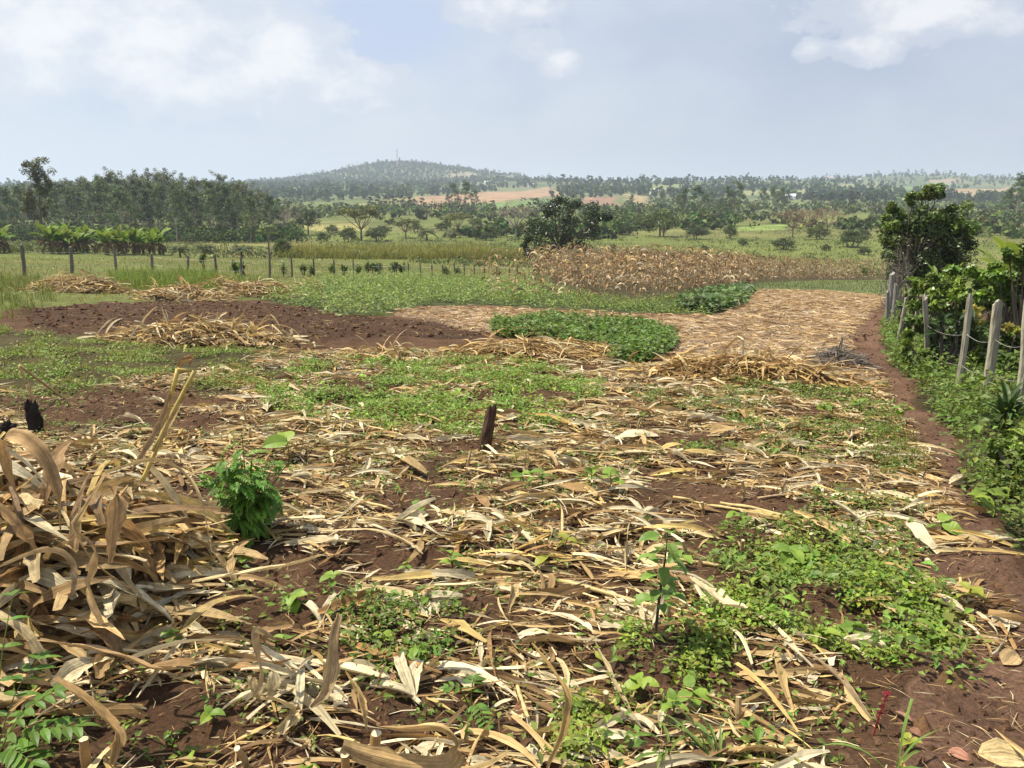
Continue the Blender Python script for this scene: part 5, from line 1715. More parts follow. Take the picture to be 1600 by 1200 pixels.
def husk_bundle():
    p = at1(430, 1120)
    t = thing("husk_bundle", "big cream bundle of fibrous husks with a curled sheath in front", "husk", p)
    r = np.random.default_rng(9)
    for i in range(16):
        a = r.uniform(-2.6, -.2) if i < 11 else r.uniform(-4.2, -2.4)
        g = Geo()
        ribbons(g, [A(.08, .10, .05) + r.normal(0, .02, 3)], a, r.uniform(.16, .28), r.uniform(.014, .034), r.uniform(-.1, .5), -r.uniform(.3, 1.0), r.normal(0, .35), r.normal(0, .5), r.normal(0, .4), .3, 10, A(.68, .58, .37) * r.uniform(.85, 1.08), 'husk', .05, lambda x, y: G(x + p[0], y + p[1]) - p[2], .97, r=r)
        g.obj("husk_strip", M_DRYNEAR, t)
    for i, (pp, w, c) in enumerate((([(-.02, -.06, .08), (.05, -.10, .10), (.10, -.10, .05), (.05, -.15, .02)], .05, (.56, .47, .28)), ([(-.06, .02, .01), (-.07, -.02, .10), (-.05, -.05, .16)], .05, (.58, .50, .33)), ([(-.02, .03, .02), (.0, .0, .10), (.01, -.01, .15)], .05, (.68, .64, .50)))):
        hero_leaf(np.array(pp), w, .5, .5, .3, c, 'husk').obj("sheath", M_DRYNEAR, t, True)


husk_bundle()


def long_cane(name, label, pts, rad, col, leaves=()):
    P = np.array([deep(np.float64(a), np.float64(b), y) for a, b, y in pts])
    c = P[0].copy()
    t = thing(name, label, "cane", c)
    for i in range(len(P) - 1):
        g = Geo(); k = np.linspace(0, 1, 7)[:, None]
        Q = P[i] + (P[i + 1] - P[i]) * k - c
        tube(g, Q, rad * A(1.2, 1, 1, 1.2, 1, 1, 1.15), 8, A(*col) * (1 - .08 * i)); g.obj("cane_segment", M_STALK, t, True)
    for pp, w, cc in leaves:
        Q = np.array([deep(np.float64(a), np.float64(b), y) for a, b, y in pp])
        hero_leaf(Q - c, w, .7, .6, .25, cc).obj("leaf", M_DRYNEAR, t, True)


long_cane("bent_cane", "yellow maize cane bent twice, rising out of the big heap", [(222, 752, 2.95), (250, 690, 2.98), (278, 577, 3.0), (304, 579, 3.0), (240, 705, 2.93)], .0085, (.56, .42, .11),
          [([(270, 600, 3.0), (255, 650, 2.95), (225, 705, 2.85), (205, 735, 2.8)], .03, (.40, .28, .16)), ([(290, 620, 2.98), (265, 660, 2.93), (240, 712, 2.86)], .025, (.48, .36, .17)), ([(278, 577, 3.0), (284, 566, 3.0), (300, 560, 3.0), (296, 572, 3.0)], .03, (.34, .22, .11))])
q = at1(108, 628); Yq = q[1]
long_cane("bent_cane", "snapped maize cane propped over the charred stumps", [(58, 634, at1(55, 640)[1]), (42, 600, at1(55, 640)[1]), (30, 571, at1(55, 640)[1]), (107, 628, Yq)], .012, (.46, .31, .13))
qq = at1(800, 1035)[1]
long_cane("bent_cane", "smooth bleached cane bowed across the bare soil near the weeds", [(802, 1036, qq), (830, 1055, qq - .05), (880, 1072, qq - .08), (925, 1077, qq - .08), (948, 1066, qq - .02)], .007, (.60, .52, .26))
long_cane("bent_cane", "dull bleached cane running down from the bowed cane", [(800, 1040, qq), (812, 1085, at1(812, 1088)[1]), (828, 1130, at1(828, 1130)[1]), (845, 1165, at1(845, 1165)[1])], .0075, (.48, .38, .17))


# ------------------------------------------------------------------ charred stumps
def stump(px, by, ty, wpx, label, col, lean=0.):
    p = at1(px, by); Y = p[1]; m = Y / FPX
    h = (by - ty) * m * 1.08; r0 = wpx * m / 2
    t = thing("stump", label, "stump", p)
    g = Geo(); k = np.linspace(0, 1, 9); s = 14
    a = np.linspace(0, 2 * np.pi, s, endpoint=False)
    rad = r0 * np.interp(k, [0, .1, .5, .9, 1], [1.2, 1.05, 1.0, .9, .75])[:, None] * (1 + .14 * np.sin(3 * a + 1)[None] + rng.normal(0, .07, (9, s)))
    z = np.repeat((-.04 + (h + .04) * k)[:, None], s, 1); z[-1] += rng.normal(0, .16, s) * r0 * 2.2
    V = np.stack([rad * np.cos(a) + lean * h * k[:, None] ** 1.3, rad * np.sin(a), z], -1).reshape(-1, 3)
    i = np.arange(8)[:, None] * s; j = np.arange(s)[None]; jn = (j + 1) % s
    q = np.stack([i + j, i + jn, i + s + jn, i + s + j], -1).reshape(-1, 4)
    g.add(V, q, col=jit(A(*col), len(V), .25, .05)); g.obj("bark", M_BARK, t)
    g = Geo(); top = V[-s:] * A(.98, .98, 1); c = top.mean(0) - A(0, 0, r0 * .7)
    g.add(np.concatenate([top, [c]]), tris=[(u, (u + 1) % s, s) for u in range(s)], col=(.03, .022, .018)); g.obj("charred_top", M_BARK, t)


stump(754, 712, 632, 20, "charred brown stump among the weeds in mid-field", (.075, .042, .028), .18)
stump(58, 674, 630, 21, "charred black stump under the snapped cane", (.022, .017, .014), -.1)
stump(12, 682, 652, 22, "squat charred black stump beside the taller one", (.020, .016, .014), .1)

# ------------------------------------------------------------------ fences
def post_mesh(h, w, seed, col=(.20, .185, .155)):
    r = np.random.default_rng(seed); g = Geo()
    s = 12; k = np.linspace(0, 1, 10); a = np.linspace(0, 2 * np.pi, s, endpoint=False)
    sq = 1 / np.maximum(np.abs(np.cos(a)), np.abs(np.sin(a))) ** .55
    rad = (w / 2) * sq[None] * (1 + .10 * r.normal(size=(1, s)) + .03 * r.normal(size=(10, s))) * np.interp(k, [0, .8, 1], [1.05, 1, .93])[:, None]
    bow = .02 * h * np.sin(np.pi * k * r.uniform(.7, 1.4))
    z = np.repeat((-.15 + (h + .15) * k)[:, None], s, 1); z[-1] += r.normal(0, .02, s) + .03 * np.cos(a + r.uniform(0, 6))
    V = np.stack([rad * np.cos(a) + bow[:, None], rad * np.sin(a) * .85, z], -1).reshape(-1, 3)
    i = np.arange(9)[:, None] * s; j = np.arange(s)[None]; jn = (j + 1) % s
    q = np.stack([i + j, i + jn, i + s + jn, i + s + j], -1).reshape(-1, 4)
    V = np.concatenate([V, [V[-s:].mean(0) + A(0, 0, -.004)]])
    e = 9 * s
    st = np.tile(np.exp(r.normal(0, .16, s)), 10)
    C = A(*col) * np.concatenate([st, [1.2]])[:, None]
    g.add(V, q, [(e + u, e + (u + 1) % s, 10 * s) for u in range(s)], col=C)
    return g.mesh("fence_post", M_WOOD)


def post(bx, by, tx, ty, wpx, label, group=None, seed=0, col=(.21, .195, .165), name="fence_post", Y=None):
    p = at1(bx, by)
    if Y: p = deep(np.float64(bx), np.float64(by), Y); p[2] = float(G(p[0], p[1]))
    m = p[1] / FPX
    top = deep(np.float64(tx), np.float64(ty), p[1])
    d = top - p; h = float(np.linalg.norm(d))
    o = link(name, post_mesh(h, wpx * m * .86, 900 + seed, col), None, p)
    o.rotation_euler = (0, math.atan2(d[0], d[2]), 0)
    tag(o, label, "post", group)
    return p, top, o


def wire(pts, label, rad=.0022, barbs=True, sag=.03, name="barbed_wire", group=None):
    g = Geo(); pts = np.array(pts); c = pts[0]
    allp = []
    for a, b in zip(pts[:-1], pts[1:]):
        k = np.linspace(0, 1, 8)[:-1]
        q = a + (b - a) * k[:, None]; q[:, 2] -= sag * np.sin(np.pi * k); allp.append(q)
    P = np.concatenate(allp + [pts[-1:]])
    tube(g, P - c, rad, 4, (.36, .33, .30))
    if barbs:
        for q in P[1::2]:
            d = rng.normal(0, 1, 3); d = d / np.linalg.norm(d) * .016
            tube(g, [q - c - d, q - c + d], rad * .8, 3, (.36, .33, .30))
    tag(g.obj(name, M_WIRE, None, False, c), label, "wire", group)


right = [  # base x,y  top x,y  width
    (1590, 640, 1612, 470, 21, "thick pale fence post leaning right, nearest the banana plant"),
    (1536, 622, 1562, 472, 15, "broad grey-green fence post leaning right with wire looped low on it"),
    (1492, 612, 1518, 464, 11, "slim silver-grey fence post leaning right beside the dark dracaena"),
    (1446, 580, 1447, 464, 9, "upright grey fence post half hidden behind the dark dracaena"),
    (1420, 548, 1437, 470, 8, "leaning grey fence post left of the dark dracaena"),
    (1398, 548, 1417, 464, 7, "thin pale fence post leaning right above the bright weeds"),
]
tops = []
for i, (bx, by, tx, ty, w, lab) in enumerate(right):
    pb, pt, _ = post(bx, by, tx, ty, w, lab, None, i, (.33, .30, .225) if i < 3 else (.31, .28, .215)); tops.append((pb, pt))
post(1386, 510, 1395, 428, 9, "old forked fence stake at the far end of the fence", None, 21, (.25, .235, .21))
post(1392, 512, 1402, 445, 8, "split grey fence stake bound to the old forked one", None, 22, (.27, .255, .22))
post(1384, 512, 1386, 455, 6, "short weathered stake beside the old forked one", None, 23, (.25, .235, .21))
post(1396, 500, 1421, 452, 5, "slanting pole propped against the weathered stakes", None, 24, (.27, .255, .22))
post(1601, 640, 1604, 590, 6, "thin crooked stick tied beside the thick pale post", None, 25, (.30, .28, .24), Y=tops[0][0][1] - .12)
ext = [tops[0][0] + A(1.1, -1.1, .0)]
for f, lab in ((.30, "lower strand of barbed wire strung along the leaning posts"), (.62, "upper strand of barbed wire strung along the leaning posts")):
    wp = [tops[0][0] + A(1.2, -1.3, f * 1.15 + .05)] + [b + (t - b) * f + A(0, -.05, 0) for b, t in tops]
    wire(wp, lab, sag=.06)

left = [(38, 432, 34, 382), (112, 427, 110, 386), (181, 427, 178, 388), (238, 422, 237, 396), (292, 428, 295, 400), (337, 434, 336, 398), (377, 435, 376, 401), (421, 434, 422, 399), (456, 433, 455, 401), (490, 432, 490, 404), (522, 432, 522, 405), (552, 433, 552, 407),
        (575, 433, 575, 410), (594, 434, 593, 411), (616, 435, 616, 410), (638, 435, 638, 412), (657, 435, 656, 411), (675, 436, 675, 413), (692, 436, 691, 414), (710, 436, 710, 413), (725, 437, 725, 412), (741, 437, 741, 413), (757, 438, 757, 414), (776, 439, 776, 412), (795, 440, 795, 411), (808, 440, 808, 413)]
lp = []
for i, (bx, by, tx, ty) in enumerate(left):
    pb, pt, _ = post(bx, by, tx, ty, max(2.2, 5.4 - .28 * i), "weathered wooden post in the long fence across the grass", "posts of the long fence across the grass", 40 + i, (.16, .14, .115)); lp.append((pb, pt))
for f, lab in ((.35, "lower wire of the long fence across the grass"), (.8, "upper wire of the long fence across the grass")):
    wire([b + (t - b) * f for b, t in lp], lab, .006, False, .05)


# dracaena-like shrubs
def rosette(g, c, n, L, W, col, pit=(.1, 1.4), curl=(.3, 1.0)):
    a = rng.uniform(0, 6.28, n)
    ribbons(g, np.tile(c, (n, 1)) + rng.normal(0, .01, (n, 3)), a, L * rng.uniform(.7, 1.2, n), W * rng.uniform(.8, 1.2, n), rng.uniform(*pit, n), -rng.uniform(*curl, n), rng.normal(0, .2, n), rng.normal(0, .2, n), rng.normal(0, .2, n), .2, 6, jit(col, n, .2, .06), 'ovate', .02)


def dracaena(px, by, ty, label, heads, spread, L, W, col=(.022, .040, .018), group=None, Y=None):
    p = at1(px, by)
    if Y: p = deep(np.float64(px), np.float64(by), Y); p[2] = float(G(p[0], p[1]))
    h = (by - ty) * p[1] / FPX
    t = thing("dracaena", label, "shrub", p, 0, group)
    s = Geo(); g = Geo()
    for i in range(heads):
        e = A(rng.normal(0, spread), rng.normal(0, spread), h * rng.uniform(.45, .9) if i else h * .85)
        tube(s, [(0, 0, -.05), e * A(.5, .5, .5) + A(rng.normal(0, .03), 0, 0), e], [.028, .022, .016], 6, (.10, .08, .065))
        for q in range(3): rosette(g, e - A(0, 0, .10 * q), 11, L, W, A(*col))
    s.obj("stem", M_BARK, t); g.obj("leaves", M_GLOSS, t)


dracaena(1476, 588, 486, "dark glossy dracaena growing between the leaning fence posts", 8, .20, .26, .045, (.03, .052, .022))
dracaena(1573, 690, 618, "dracaena tuft on a black trunk in front of the thick pale post", 2, .06, .30, .05, (.05, .085, .028))
dracaena(1535, 575, 512, "dark broad-leaved shoot behind the broad grey-green post", 3, .12, .30, .06)
small = [(320, 428, 398), (368, 432, 408), (383, 431, 412), (443, 432, 411), (475, 432, 416), (490, 432, 418), (518, 432, 414), (536, 432, 416), (560, 433, 418), (574, 433, 411), (583, 433, 412), (592, 433, 412), (612, 434, 412), (620, 434, 410), (632, 434, 414), (700, 436, 418), (715, 436, 418)]
for (px, by, ty) in small:
    dracaena(px, by, ty, "small dark live-fence shrub growing along the long fence", 3, .12, .30, .05, (.085, .135, .036), "live-fence shrubs along the long fence")


# ------------------------------------------------------------------ right-hand vegetation
def leafy_shrub(px, by, boxes, label, col, leaf, n, name="coffee_bush", cat="bush", mat=None, Y=None, bark=(.14, .11, .085), aspect=.42, depth=.5, parts=("stems", "foliage")):
    p = at1(px, by) if Y is None else deep(np.float64(px), np.float64(by), Y)
    p[2] = float(G(p[0], p[1])); m = p[1] / FPX * 1.02
    _, gy = proj(p[None]); by = float(gy[0])
    t = thing(name, label, cat, p)
    cs, rs = [], []
    for bx, yy, rx, ry in boxes:
        k = max(3, int(rx * ry / 90))
        for q in range(k):
            cs.append(((bx - px + rng.uniform(-1, 1) * rx * .75) * m, rng.normal(0, depth) * rx * m, (by - yy + rng.uniform(-1, 1) * ry * .75) * m))
            rs.append(A(1, 1, .8) * m * max(6, min(rx, ry) * .42) * rng.uniform(.7, 1.3))
    cs = np.array(cs)
    s = Geo(); g = Geo()
    for c in cs[::max(1, len(cs) // 26)]:
        b = A(rng.normal(0, .04), rng.normal(0, .04), 0)
        tube(s, [b, (b + c) / 2 + rng.normal(0, .06, 3), c], [.022, .016, .005], 5, bark, cap=False)
    cloud(g, cs, np.array(rs), n, leaf, col, .2, .26, .55, .5, None, aspect)
    s.obj(parts[0], M_BARK, t); g.obj(parts[1], mat or M_GLOSS, t)
    return t


leafy_shrub(1470, 560, [(1450, 440, 34, 22), (1500, 440, 36, 26), (1430, 460, 22, 22), (1470, 475, 40, 26), (1500, 490, 34, 30)], "glossy coffee bush with drooping leaves behind the slim silver post", (.095, .155, .026), .105, 150, Y=13.2)
leafy_shrub(1570, 560, [(1545, 430, 36, 24), (1590, 440, 30, 40), (1600, 480, 30, 40), (1560, 455, 30, 26)], "tall coffee bush behind the broad and thick posts", (.090, .150, .026), .105, 150, Y=12.6)
leafy_shrub(1536, 560, [(1530, 490, 34, 16), (1545, 505, 30, 14), (1520, 515, 20, 14), (1580, 520, 20, 8)], "yellowing coffee branches hanging behind the broad grey-green post", (.15, .16, .03), .10, 45, "coffee_bush", mat=M_LEAF, Y=12.0)
leafy_shrub(1425, 585, [(1412, 530, 14, 16), (1432, 560, 26, 18), (1455, 590, 26, 14), (1405, 555, 12, 14)], "bright green weed thicket at the foot of the leaning posts", (.10, .17, .036), .09, 70, "weed_thicket", "weeds", M_LEAF, aspect=.6)
leafy_shrub(1560, 640, [(1545, 640, 30, 16), (1510, 640, 24, 16), (1580, 660, 24, 18), (1550, 670, 30, 16)], "green weed thicket below the broad and thick posts", (.085, .145, .032), .06, 60, "weed_thicket", "weeds", M_LEAF, aspect=.6)
leafy_shrub(1586, 600, [(1592, 565, 16, 20), (1560, 570, 22, 18)], "broad-leaved shoots between the broad and thick posts", (.07, .13, .034), .15, 40, "weed_thicket", "weeds", M_LEAF, aspect=.55)


leafy_shrub(1500, 600, [(1470, 520, 40, 30), (1510, 540, 36, 34), (1440, 510, 26, 26), (1490, 575, 34, 24)], "dense dark hedge foliage behind the slim silver and half-hidden posts", (.070, .115, .024), .10, 150, "hedge_bush", Y=12.0)
leafy_shrub(1590, 600, [(1560, 400, 30, 20), (1600, 405, 30, 24), (1570, 540, 40, 34), (1610, 560, 30, 40)], "dense hedge foliage behind the thick pale post", (.075, .125, .026), .10, 150, "hedge_bush", Y=12.2)
leafy_shrub(1415, 530, [(1412, 490, 14, 26), (1425, 470, 20, 20), (1405, 505, 10, 18), (1440, 490, 18, 26)], "leafy hedge growth around the thin leaning posts", (.075, .125, .026), .10, 110, "hedge_bush", Y=16.5)
leafy_shrub(1585, 760, [(1570, 720, 34, 40), (1600, 760, 30, 50), (1550, 690, 26, 24)], "bright weedy thicket at the path's edge under the thick pale post", (.10, .165, .034), .055, 60, "weed_thicket", "weeds", M_LEAF, aspect=.6)


def vine_tree():
    r = np.random.default_rng(88)
    base = deep(np.float64(1425), np.float64(470), 27.0); base[2] = float(G(base[0], base[1])); p = base
    m = p[1] / FPX * 1.02; gx, gy = proj(p[None]); by = float(gy[0])
    t = thing("vine_hung_tree", "tree hung with creepers and a leafy topknot beside the path's end", "tree", p)
    tr = Geo(); cr = Geo(); vn = Geo(); bk = (.15, .125, .10)
    top = A((1422 - 1425) * m, 0, (by - 320) * m)
    tube(tr, [(0, 0, 0), top * A(.5, 1, .4) + A(.1, 0, 0), top * A(1, 1, .75), top], [.10, .085, .06, .03], 8, bk, jitter=.1, r=r)
    bl = [(1424, 310, 24, 12, 0), (1440, 312, 14, 9, 0), (1408, 318, 12, 8, 0), (1395, 340, 16, 12, 0), (1378, 330, 10, 8, 0), (1390, 365, 18, 16, 1), (1420, 350, 22, 20, 1), (1455, 345, 24, 18, 0), (1480, 355, 22, 20, 0), (1495, 365, 14, 14, 0), (1450, 375, 30, 22, 1), (1430, 395, 22, 22, 1), (1470, 385, 26, 20, 1), (1440, 420, 18, 24, 1), (1425, 435, 12, 18, 1), (1465, 335, 14, 10, 0), (1405, 385, 12, 16, 2), (1395, 395, 12, 18, 2), (1400, 420, 20, 22, 1), (1470, 410, 26, 24, 1), (1380, 380, 16, 18, 1), (1490, 390, 16, 18, 1), (1450, 440, 24, 20, 1), (1410, 355, 26, 20, 0), (1375, 350, 12, 14, 0)]
    cs, rs, cc = [], [], []
    for bx, yy, rx, ry, kd in bl:
        for q in range(max(4, int(rx * ry / 55))):
            cs.append(((bx - 1425 + r.normal(0, .45) * rx) * m, r.normal(0, .4) * 26 * m, (by - yy + r.normal(0, .45) * ry) * m)); rs.append(A(1, 1, .85) * m * min(rx, ry) * .72)
            cc.append(((.080, .125, .026), (.058, .090, .024), (.13, .125, .09))[kd])
    cs = np.array(cs)
    for c in cs[::2]:
        a = A(0, 0, c[2] * .6); tube(tr, [a, (a + c) / 2 + r.normal(0, .12, 3), c], [.035, .022, .006], 5, bk, cap=False)
    for q in range(26):
        x0 = r.normal(-.1, .5); z = r.uniform(.55, .95) * top[2]
        k = np.linspace(0, 1, 6)
        tube(vn, np.stack([x0 + .15 * np.cumsum(r.normal(0, .4, 6)) * k, r.normal(0, .3) + 0 * k, z * (1 - k * r.uniform(.5, .9))], 1), .008, 3, (.19, .16, .12), cap=False)
    cloud(cr, cs, np.array(rs), 170, .12, np.array(cc), .18, .26, .5, .5, r, .5)
    tr.obj("trunk", M_BARK, t); cr.obj("crown", M_GLOSS, t); vn.obj("hanging_vines", M_BARK, t)
    # pale twiggy creeper column in front
    p2 = deep(np.float64(1397), np.float64(500), 22.5); p2[2] = float(G(p2[0], p2[1]))
    t2 = thing("dead_creeper", "grey leafless creeper tangle around the old forked stake", "creeper", p2); g = Geo()
    for q in range(70):
        a = r.uniform(0, 6.28); k = np.linspace(0, 1, 7); hh = r.uniform(.8, 2.3)
        x = .06 * np.cos(a) + np.cumsum(r.normal(0, .05, 7)) * (1 + k); y = .06 * np.sin(a) + np.cumsum(r.normal(0, .05, 7)) * (1 + k)
        tube(g, np.stack([x, y, hh * k], 1), np.linspace(.012, .004, 7), 3, jit(A(.24, .215, .18), 1, .2, .03)[0], cap=False)
    g.obj("twigs", M_BARK, t2)
    g = Geo(); cloud(g, r.normal(0, 1, (26, 3)) * A(.35, .3, .45) + A(0, 0, 1.6), A(.2, .2, .25), 16, .07, (.17, .15, .11), .2, .2, .3, .5, r, .4); g.obj("withered_leaves", M_DRY, t2)


vine_tree()

# banana plants on the right, leaf by leaf
for i, (px, by, top, Y, lab, seed) in enumerate(((1590, 560, 372, 14.0, "big banana plant with torn bright leaves behind the coffee bushes", 3), (1568, 545, 400, 15.5, "smaller banana plant between the coffee bushes", 7), (1462, 520, 415, 18.0, "young banana plant showing above the coffee bush near the vine-hung tree", 9))):
    p = deep(np.float64(px), np.float64(by), Y); p[2] = float(G(p[0], p[1]))
    zt = float(deep(np.float64(px), np.float64(top), Y)[2]) - p[2]
    b = banana(330 + seed, zt / .93, dead=3, col=(.12, .20, .036), nl=13, parts_each=True, wide=.72)
    place(b, "banana_plant", lab, "banana plant", p, 1.0, seed * 1.0)
# small sapling at the end of the maize by the path
p, h = base_height(1348, 438, 416)
st = thing("sapling", "little round-headed sapling at the dry maize's edge near the path", "tree", p)
g = Geo(); tube(g, [(0, 0, 0), (.03, 0, h * .6)], [.035, .02], 6, (.2, .17, .13)); g.obj("trunk", M_BARK, st)
g = Geo(); cloud(g, rng.normal(0, 1, (10, 3)) * A(.12, .12, .14) * h + A(0, 0, h * .72), A(.16, .16, .14) * h, 40, .11, (.06, .10, .02), .15, .25, .5, .5); g.obj("crown", M_LEAF, st)


# ------------------------------------------------------------------ single foreground plants
def broad_leaf(L, W, c, seed, nseg=8):
    r = np.random.default_rng(seed); g = Geo()
    ribbons(g, [(0, 0, 0)], 0., L, W, .15, -.75, r.normal(0, .1), r.normal(0, .15), r.normal(0, .2), .14, nseg, A(*c), 'ovate', .015, r=r)
    return g.mesh("leaf", M_LEAF)


BL = [broad_leaf(.09, .062, c, 1000 + i) for i, c in enumerate(((.16, .28, .05), (.13, .24, .044), (.18, .29, .052), (.11, .21, .042)))]
BY = [broad_leaf(.09, .066, (.21, .26, .045), 1010 + i) for i in range(2)]


def seedling(px, by, ty, n, label, group=None, leaf=1.0, protos=BL, cat="seedling", name="bean_seedling", droop=0., spread=1.0, stem_col=(.10, .14, .04)):
    p = at1(px, by); h = (by - ty) * p[1] / FPX
    t = thing(name, label, cat, p, rng.uniform(0, 6.28), group)
    g = Geo(); tube(g, [(0, 0, -.01), (.01, 0, h * .5), (0, .008, h)], [.0045, .0035, .002], 5, stem_col); g.obj("stem", M_LEAF, t)
    for i in range(n):
        o = link("leaf", protos[rng.integers(0, len(protos))], t, (0, 0, h * (.45 + .55 * (i + 1) / n) if n > 3 else h * rng.uniform(.8, 1)))
        o.rotation_euler = (rng.normal(0, .25), rng.normal(.0, .3) + droop, i * 2.4 + rng.normal(0, .3))
        s = leaf * rng.uniform(.75, 1.2); o.scale = (s, s, s)
    return t


G1 = "broad-leaved seedlings scattered over the field"
L1 = "broad-leaved green seedling sprouting through the litter"
for px, by, ty, n, s in ((815, 765, 738, 5, 1.15), (848, 768, 738, 4, 1.25), (925, 770, 735, 5, 1.1), (952, 772, 735, 4, 1.15), (705, 892, 850, 7, .9), (660, 818, 800, 3, .8), (635, 892, 865, 4, .7), (1285, 655, 632, 5, 1.5), (1340, 655, 625, 5, 1.4), (1410, 660, 632, 7, 1.5), (1235, 880, 840, 6, 1.3), (1265, 870, 850, 4, 1.0),
                         (380, 890, 880, 3, .8), (462, 955, 935, 6, .9), (520, 905, 888, 3, .7), (1155, 815, 800, 3, 1.2), (1470, 830, 808, 4, 1.3), (1060, 890, 860, 4, 1.0), (520, 935, 900, 4, .6), (600, 1010, 985, 5, .6), (650, 1040, 1005, 6, .6), (330, 1130, 1110, 3, .55), (270, 1010, 980, 5, .6), (250, 960, 930, 5, .5), (445, 1005, 985, 2, 1.0), (900, 1100, 1085, 5, .6), (1190, 920, 900, 4, .9), (1330, 990, 960, 5, 1.0), (1400, 960, 930, 4, 1.0), (1460, 1000, 970, 4, .9), (1280, 1010, 985, 4, .9), (1080, 1100, 1060, 5, .8), (1000, 1090, 1050, 5, .8), (1050, 1140, 1100, 5, .7), (480, 1200, 1185, 3, .5), (165, 880, 860, 3, .8), (1580, 700, 670, 5, 1.4), (1530, 800, 760, 6, 1.3)):
    seedling(px, by, ty, n, L1, G1, s)
seedling(855, 890, 868, 2, "yellow-green seedling with one large heart-shaped leaf", None, 1.25, BY)
seedling(1040, 865, 860, 2, "pale green seedling leaning over the white husks", None, 1.1, BY) if False else None
seedling(885, 870, 845, 3, "bright seedling just behind the heart-shaped leaf", None, 1.0, BY)
seedling(1510, 950, 915, 4, "lone yellow-green seedling on the bare footpath", None, .9, BY)
seedling(1420, 1170, 1150, 4, "tiny seedling beside the reddish dead leaf on the path", None, .6, BY)


def tall_seedling():
    p = at1(1022, 1012); h = (1012 - 815) * p[1] / FPX * 1.0
    t = thing("tall_seedling", "tall leafy seedling with drooping leaves standing over the litter", "plant", p)
    g = Geo(); tube(g, [(0, 0, -.02), (.012, 0, h * .4), (.03, .01, h * .75), (.035, .01, h)], [.007, .006, .004, .002], 6, np.array((.07, .06, .035))); g.obj("stem", M_BARK, t)
    r = np.random.default_rng(61)
    for i in range(26):
        z = h * (.28 + .72 * i / 26); a = i * 2.4
        g = Geo(); e = A(.03 * z / h, 0, z)
        L = r.uniform(.07, .105)
        q = e + .03 * A(np.cos(a), np.sin(a), .4)
        tube(g, [e, q], [.0022, .0016], 4, (.08, .12, .035), cap=False)
        ribbons(g, [q], a, L, L * .52, r.uniform(-.3, .4), -r.uniform(.6, 1.4), 0, r.normal(0, .2), 0, .14, 6, jit(A(.105, .20, .045), 1, .15, .05, r), 'ovate', .02, r=r)
        g.obj("leaf", M_LEAF, t)


tall_seedling()


def feathery_bush():
    p = at1(392, 842); h = (842 - 668) * p[1] / FPX * 1.02
    t = thing("feathery_bush", "bright green feathery-leaved bush beside the big maize heap", "bush", p)
    r = np.random.default_rng(31); stems = Geo(); tops = []
    for i in range(15):
        a = r.uniform(0, 6.28); e = A(np.cos(a) * r.uniform(.05, .25), np.sin(a) * .18 * r.random(), h * r.uniform(.35, .92))
        if i == 0: e = A(.0, 0, h)
        if i == 1: e = A(-.27, -.02, h * .62)
        if i == 2: e = A(.26, 0, h * .75)
        k = np.linspace(0, 1, 7)[:, None]
        P = A(0, 0, -.01) + (e - A(0, 0, -.01)) * k ** A(1.4, 1.4, 1.0); tops.append(P)
        tube(stems, P, np.linspace(.006, .002, 7), 5, (.07, .10, .03), cap=False)
    stems.obj("stems", M_LEAF, t)
    for P in tops:
        for j in range(11):
            z = .18 + .8 * j / 11; b = np.array([np.interp(z, np.linspace(0, 1, 7), P[:, q]) for q in range(3)])
            a = r.uniform(0, 6.28); pt = r.uniform(-.1, .8); L = r.uniform(.09, .15)
            g = Geo(); k = np.linspace(0, 1, 7); pit = pt - 1.0 * k
            Q = b + np.stack([np.cumsum(np.cos(pit)) * np.cos(a), np.cumsum(np.cos(pit)) * np.sin(a), np.cumsum(np.sin(pit))], 1) * L / 7
            T = unit(np.gradient(Q, axis=0)); S = unit(np.cross(T, A(0, 0, 1)))
            c = jit(A(.085, .20, .030), 1, .2, .06, r)[0]
            for sg in (-1, 1):
                leaf5(g, Q, unit(T * .75 + sg * S * .8), np.cross(S, T), L * .36 * A(.5, .9, 1, 1, .9, .8, .6), L * .18 * np.ones(7), jit(c, 7, .12, .03, r), .2)
            leaf5(g, Q[-1:], T[-1:], np.cross(S, T)[-1:], np.array([L * .4]), np.array([L * .16]), c[None])
            g.obj("leaf", M_LEAF, t)


feathery_bush()
seedling(452, 720, 672, 2, "seedling with two big heart-shaped leaves behind the feathery bush", None, 1.9)


def pinnate(px, by, tips, label, Y=None, L=.07, col=(.075, .165, .030)):
    """plant of large pinnate leaves; tips are (pixel x, pixel y, distance)"""
    p = at1(px, by)
    t = thing("pinnate_seedling", label, "plant", p)
    r = np.random.default_rng(abs(int(px)))
    for (tx, ty, dy, n, ll) in tips:
        e = deep(np.float64(tx), np.float64(ty), p[1] + dy); e[2] = max(e[2], float(G(e[0], e[1])) + .02)
        b = A(0, 0, .0); d = e - p
        Q = spline(np.array([b, d * .5 + A(0, 0, .05), d]), n)
        g = Geo(); tube(g, Q, np.linspace(.003, .0012, n), 4, (.10, .15, .04), cap=False)
        fo = g.obj("frond", M_LEAF, t)
        T = unit(np.gradient(Q, axis=0)); S = unit(np.cross(T, A(0, 0, 1)))
        for i in range(2, n + 1):
            for sg in (-1, 1) if i < n else (0,):
                m = min(i, n - 1)
                D = unit(T[m] * (.55 if sg else 1) + sg * S[m] * .9 + A(0, 0, -.15)); hd = math.atan2(D[1], D[0])
                g = Geo(); ribbons(g, [Q[m]], hd, ll * r.uniform(.85, 1.1), ll * .38, .1, -.6, 0, r.normal(0, .2), 0, .12, 5, jit(A(*col), 1, .14, .05, r), 'ovate', .01, r=r)
                g.obj("leaflet", M_LEAF, fo)


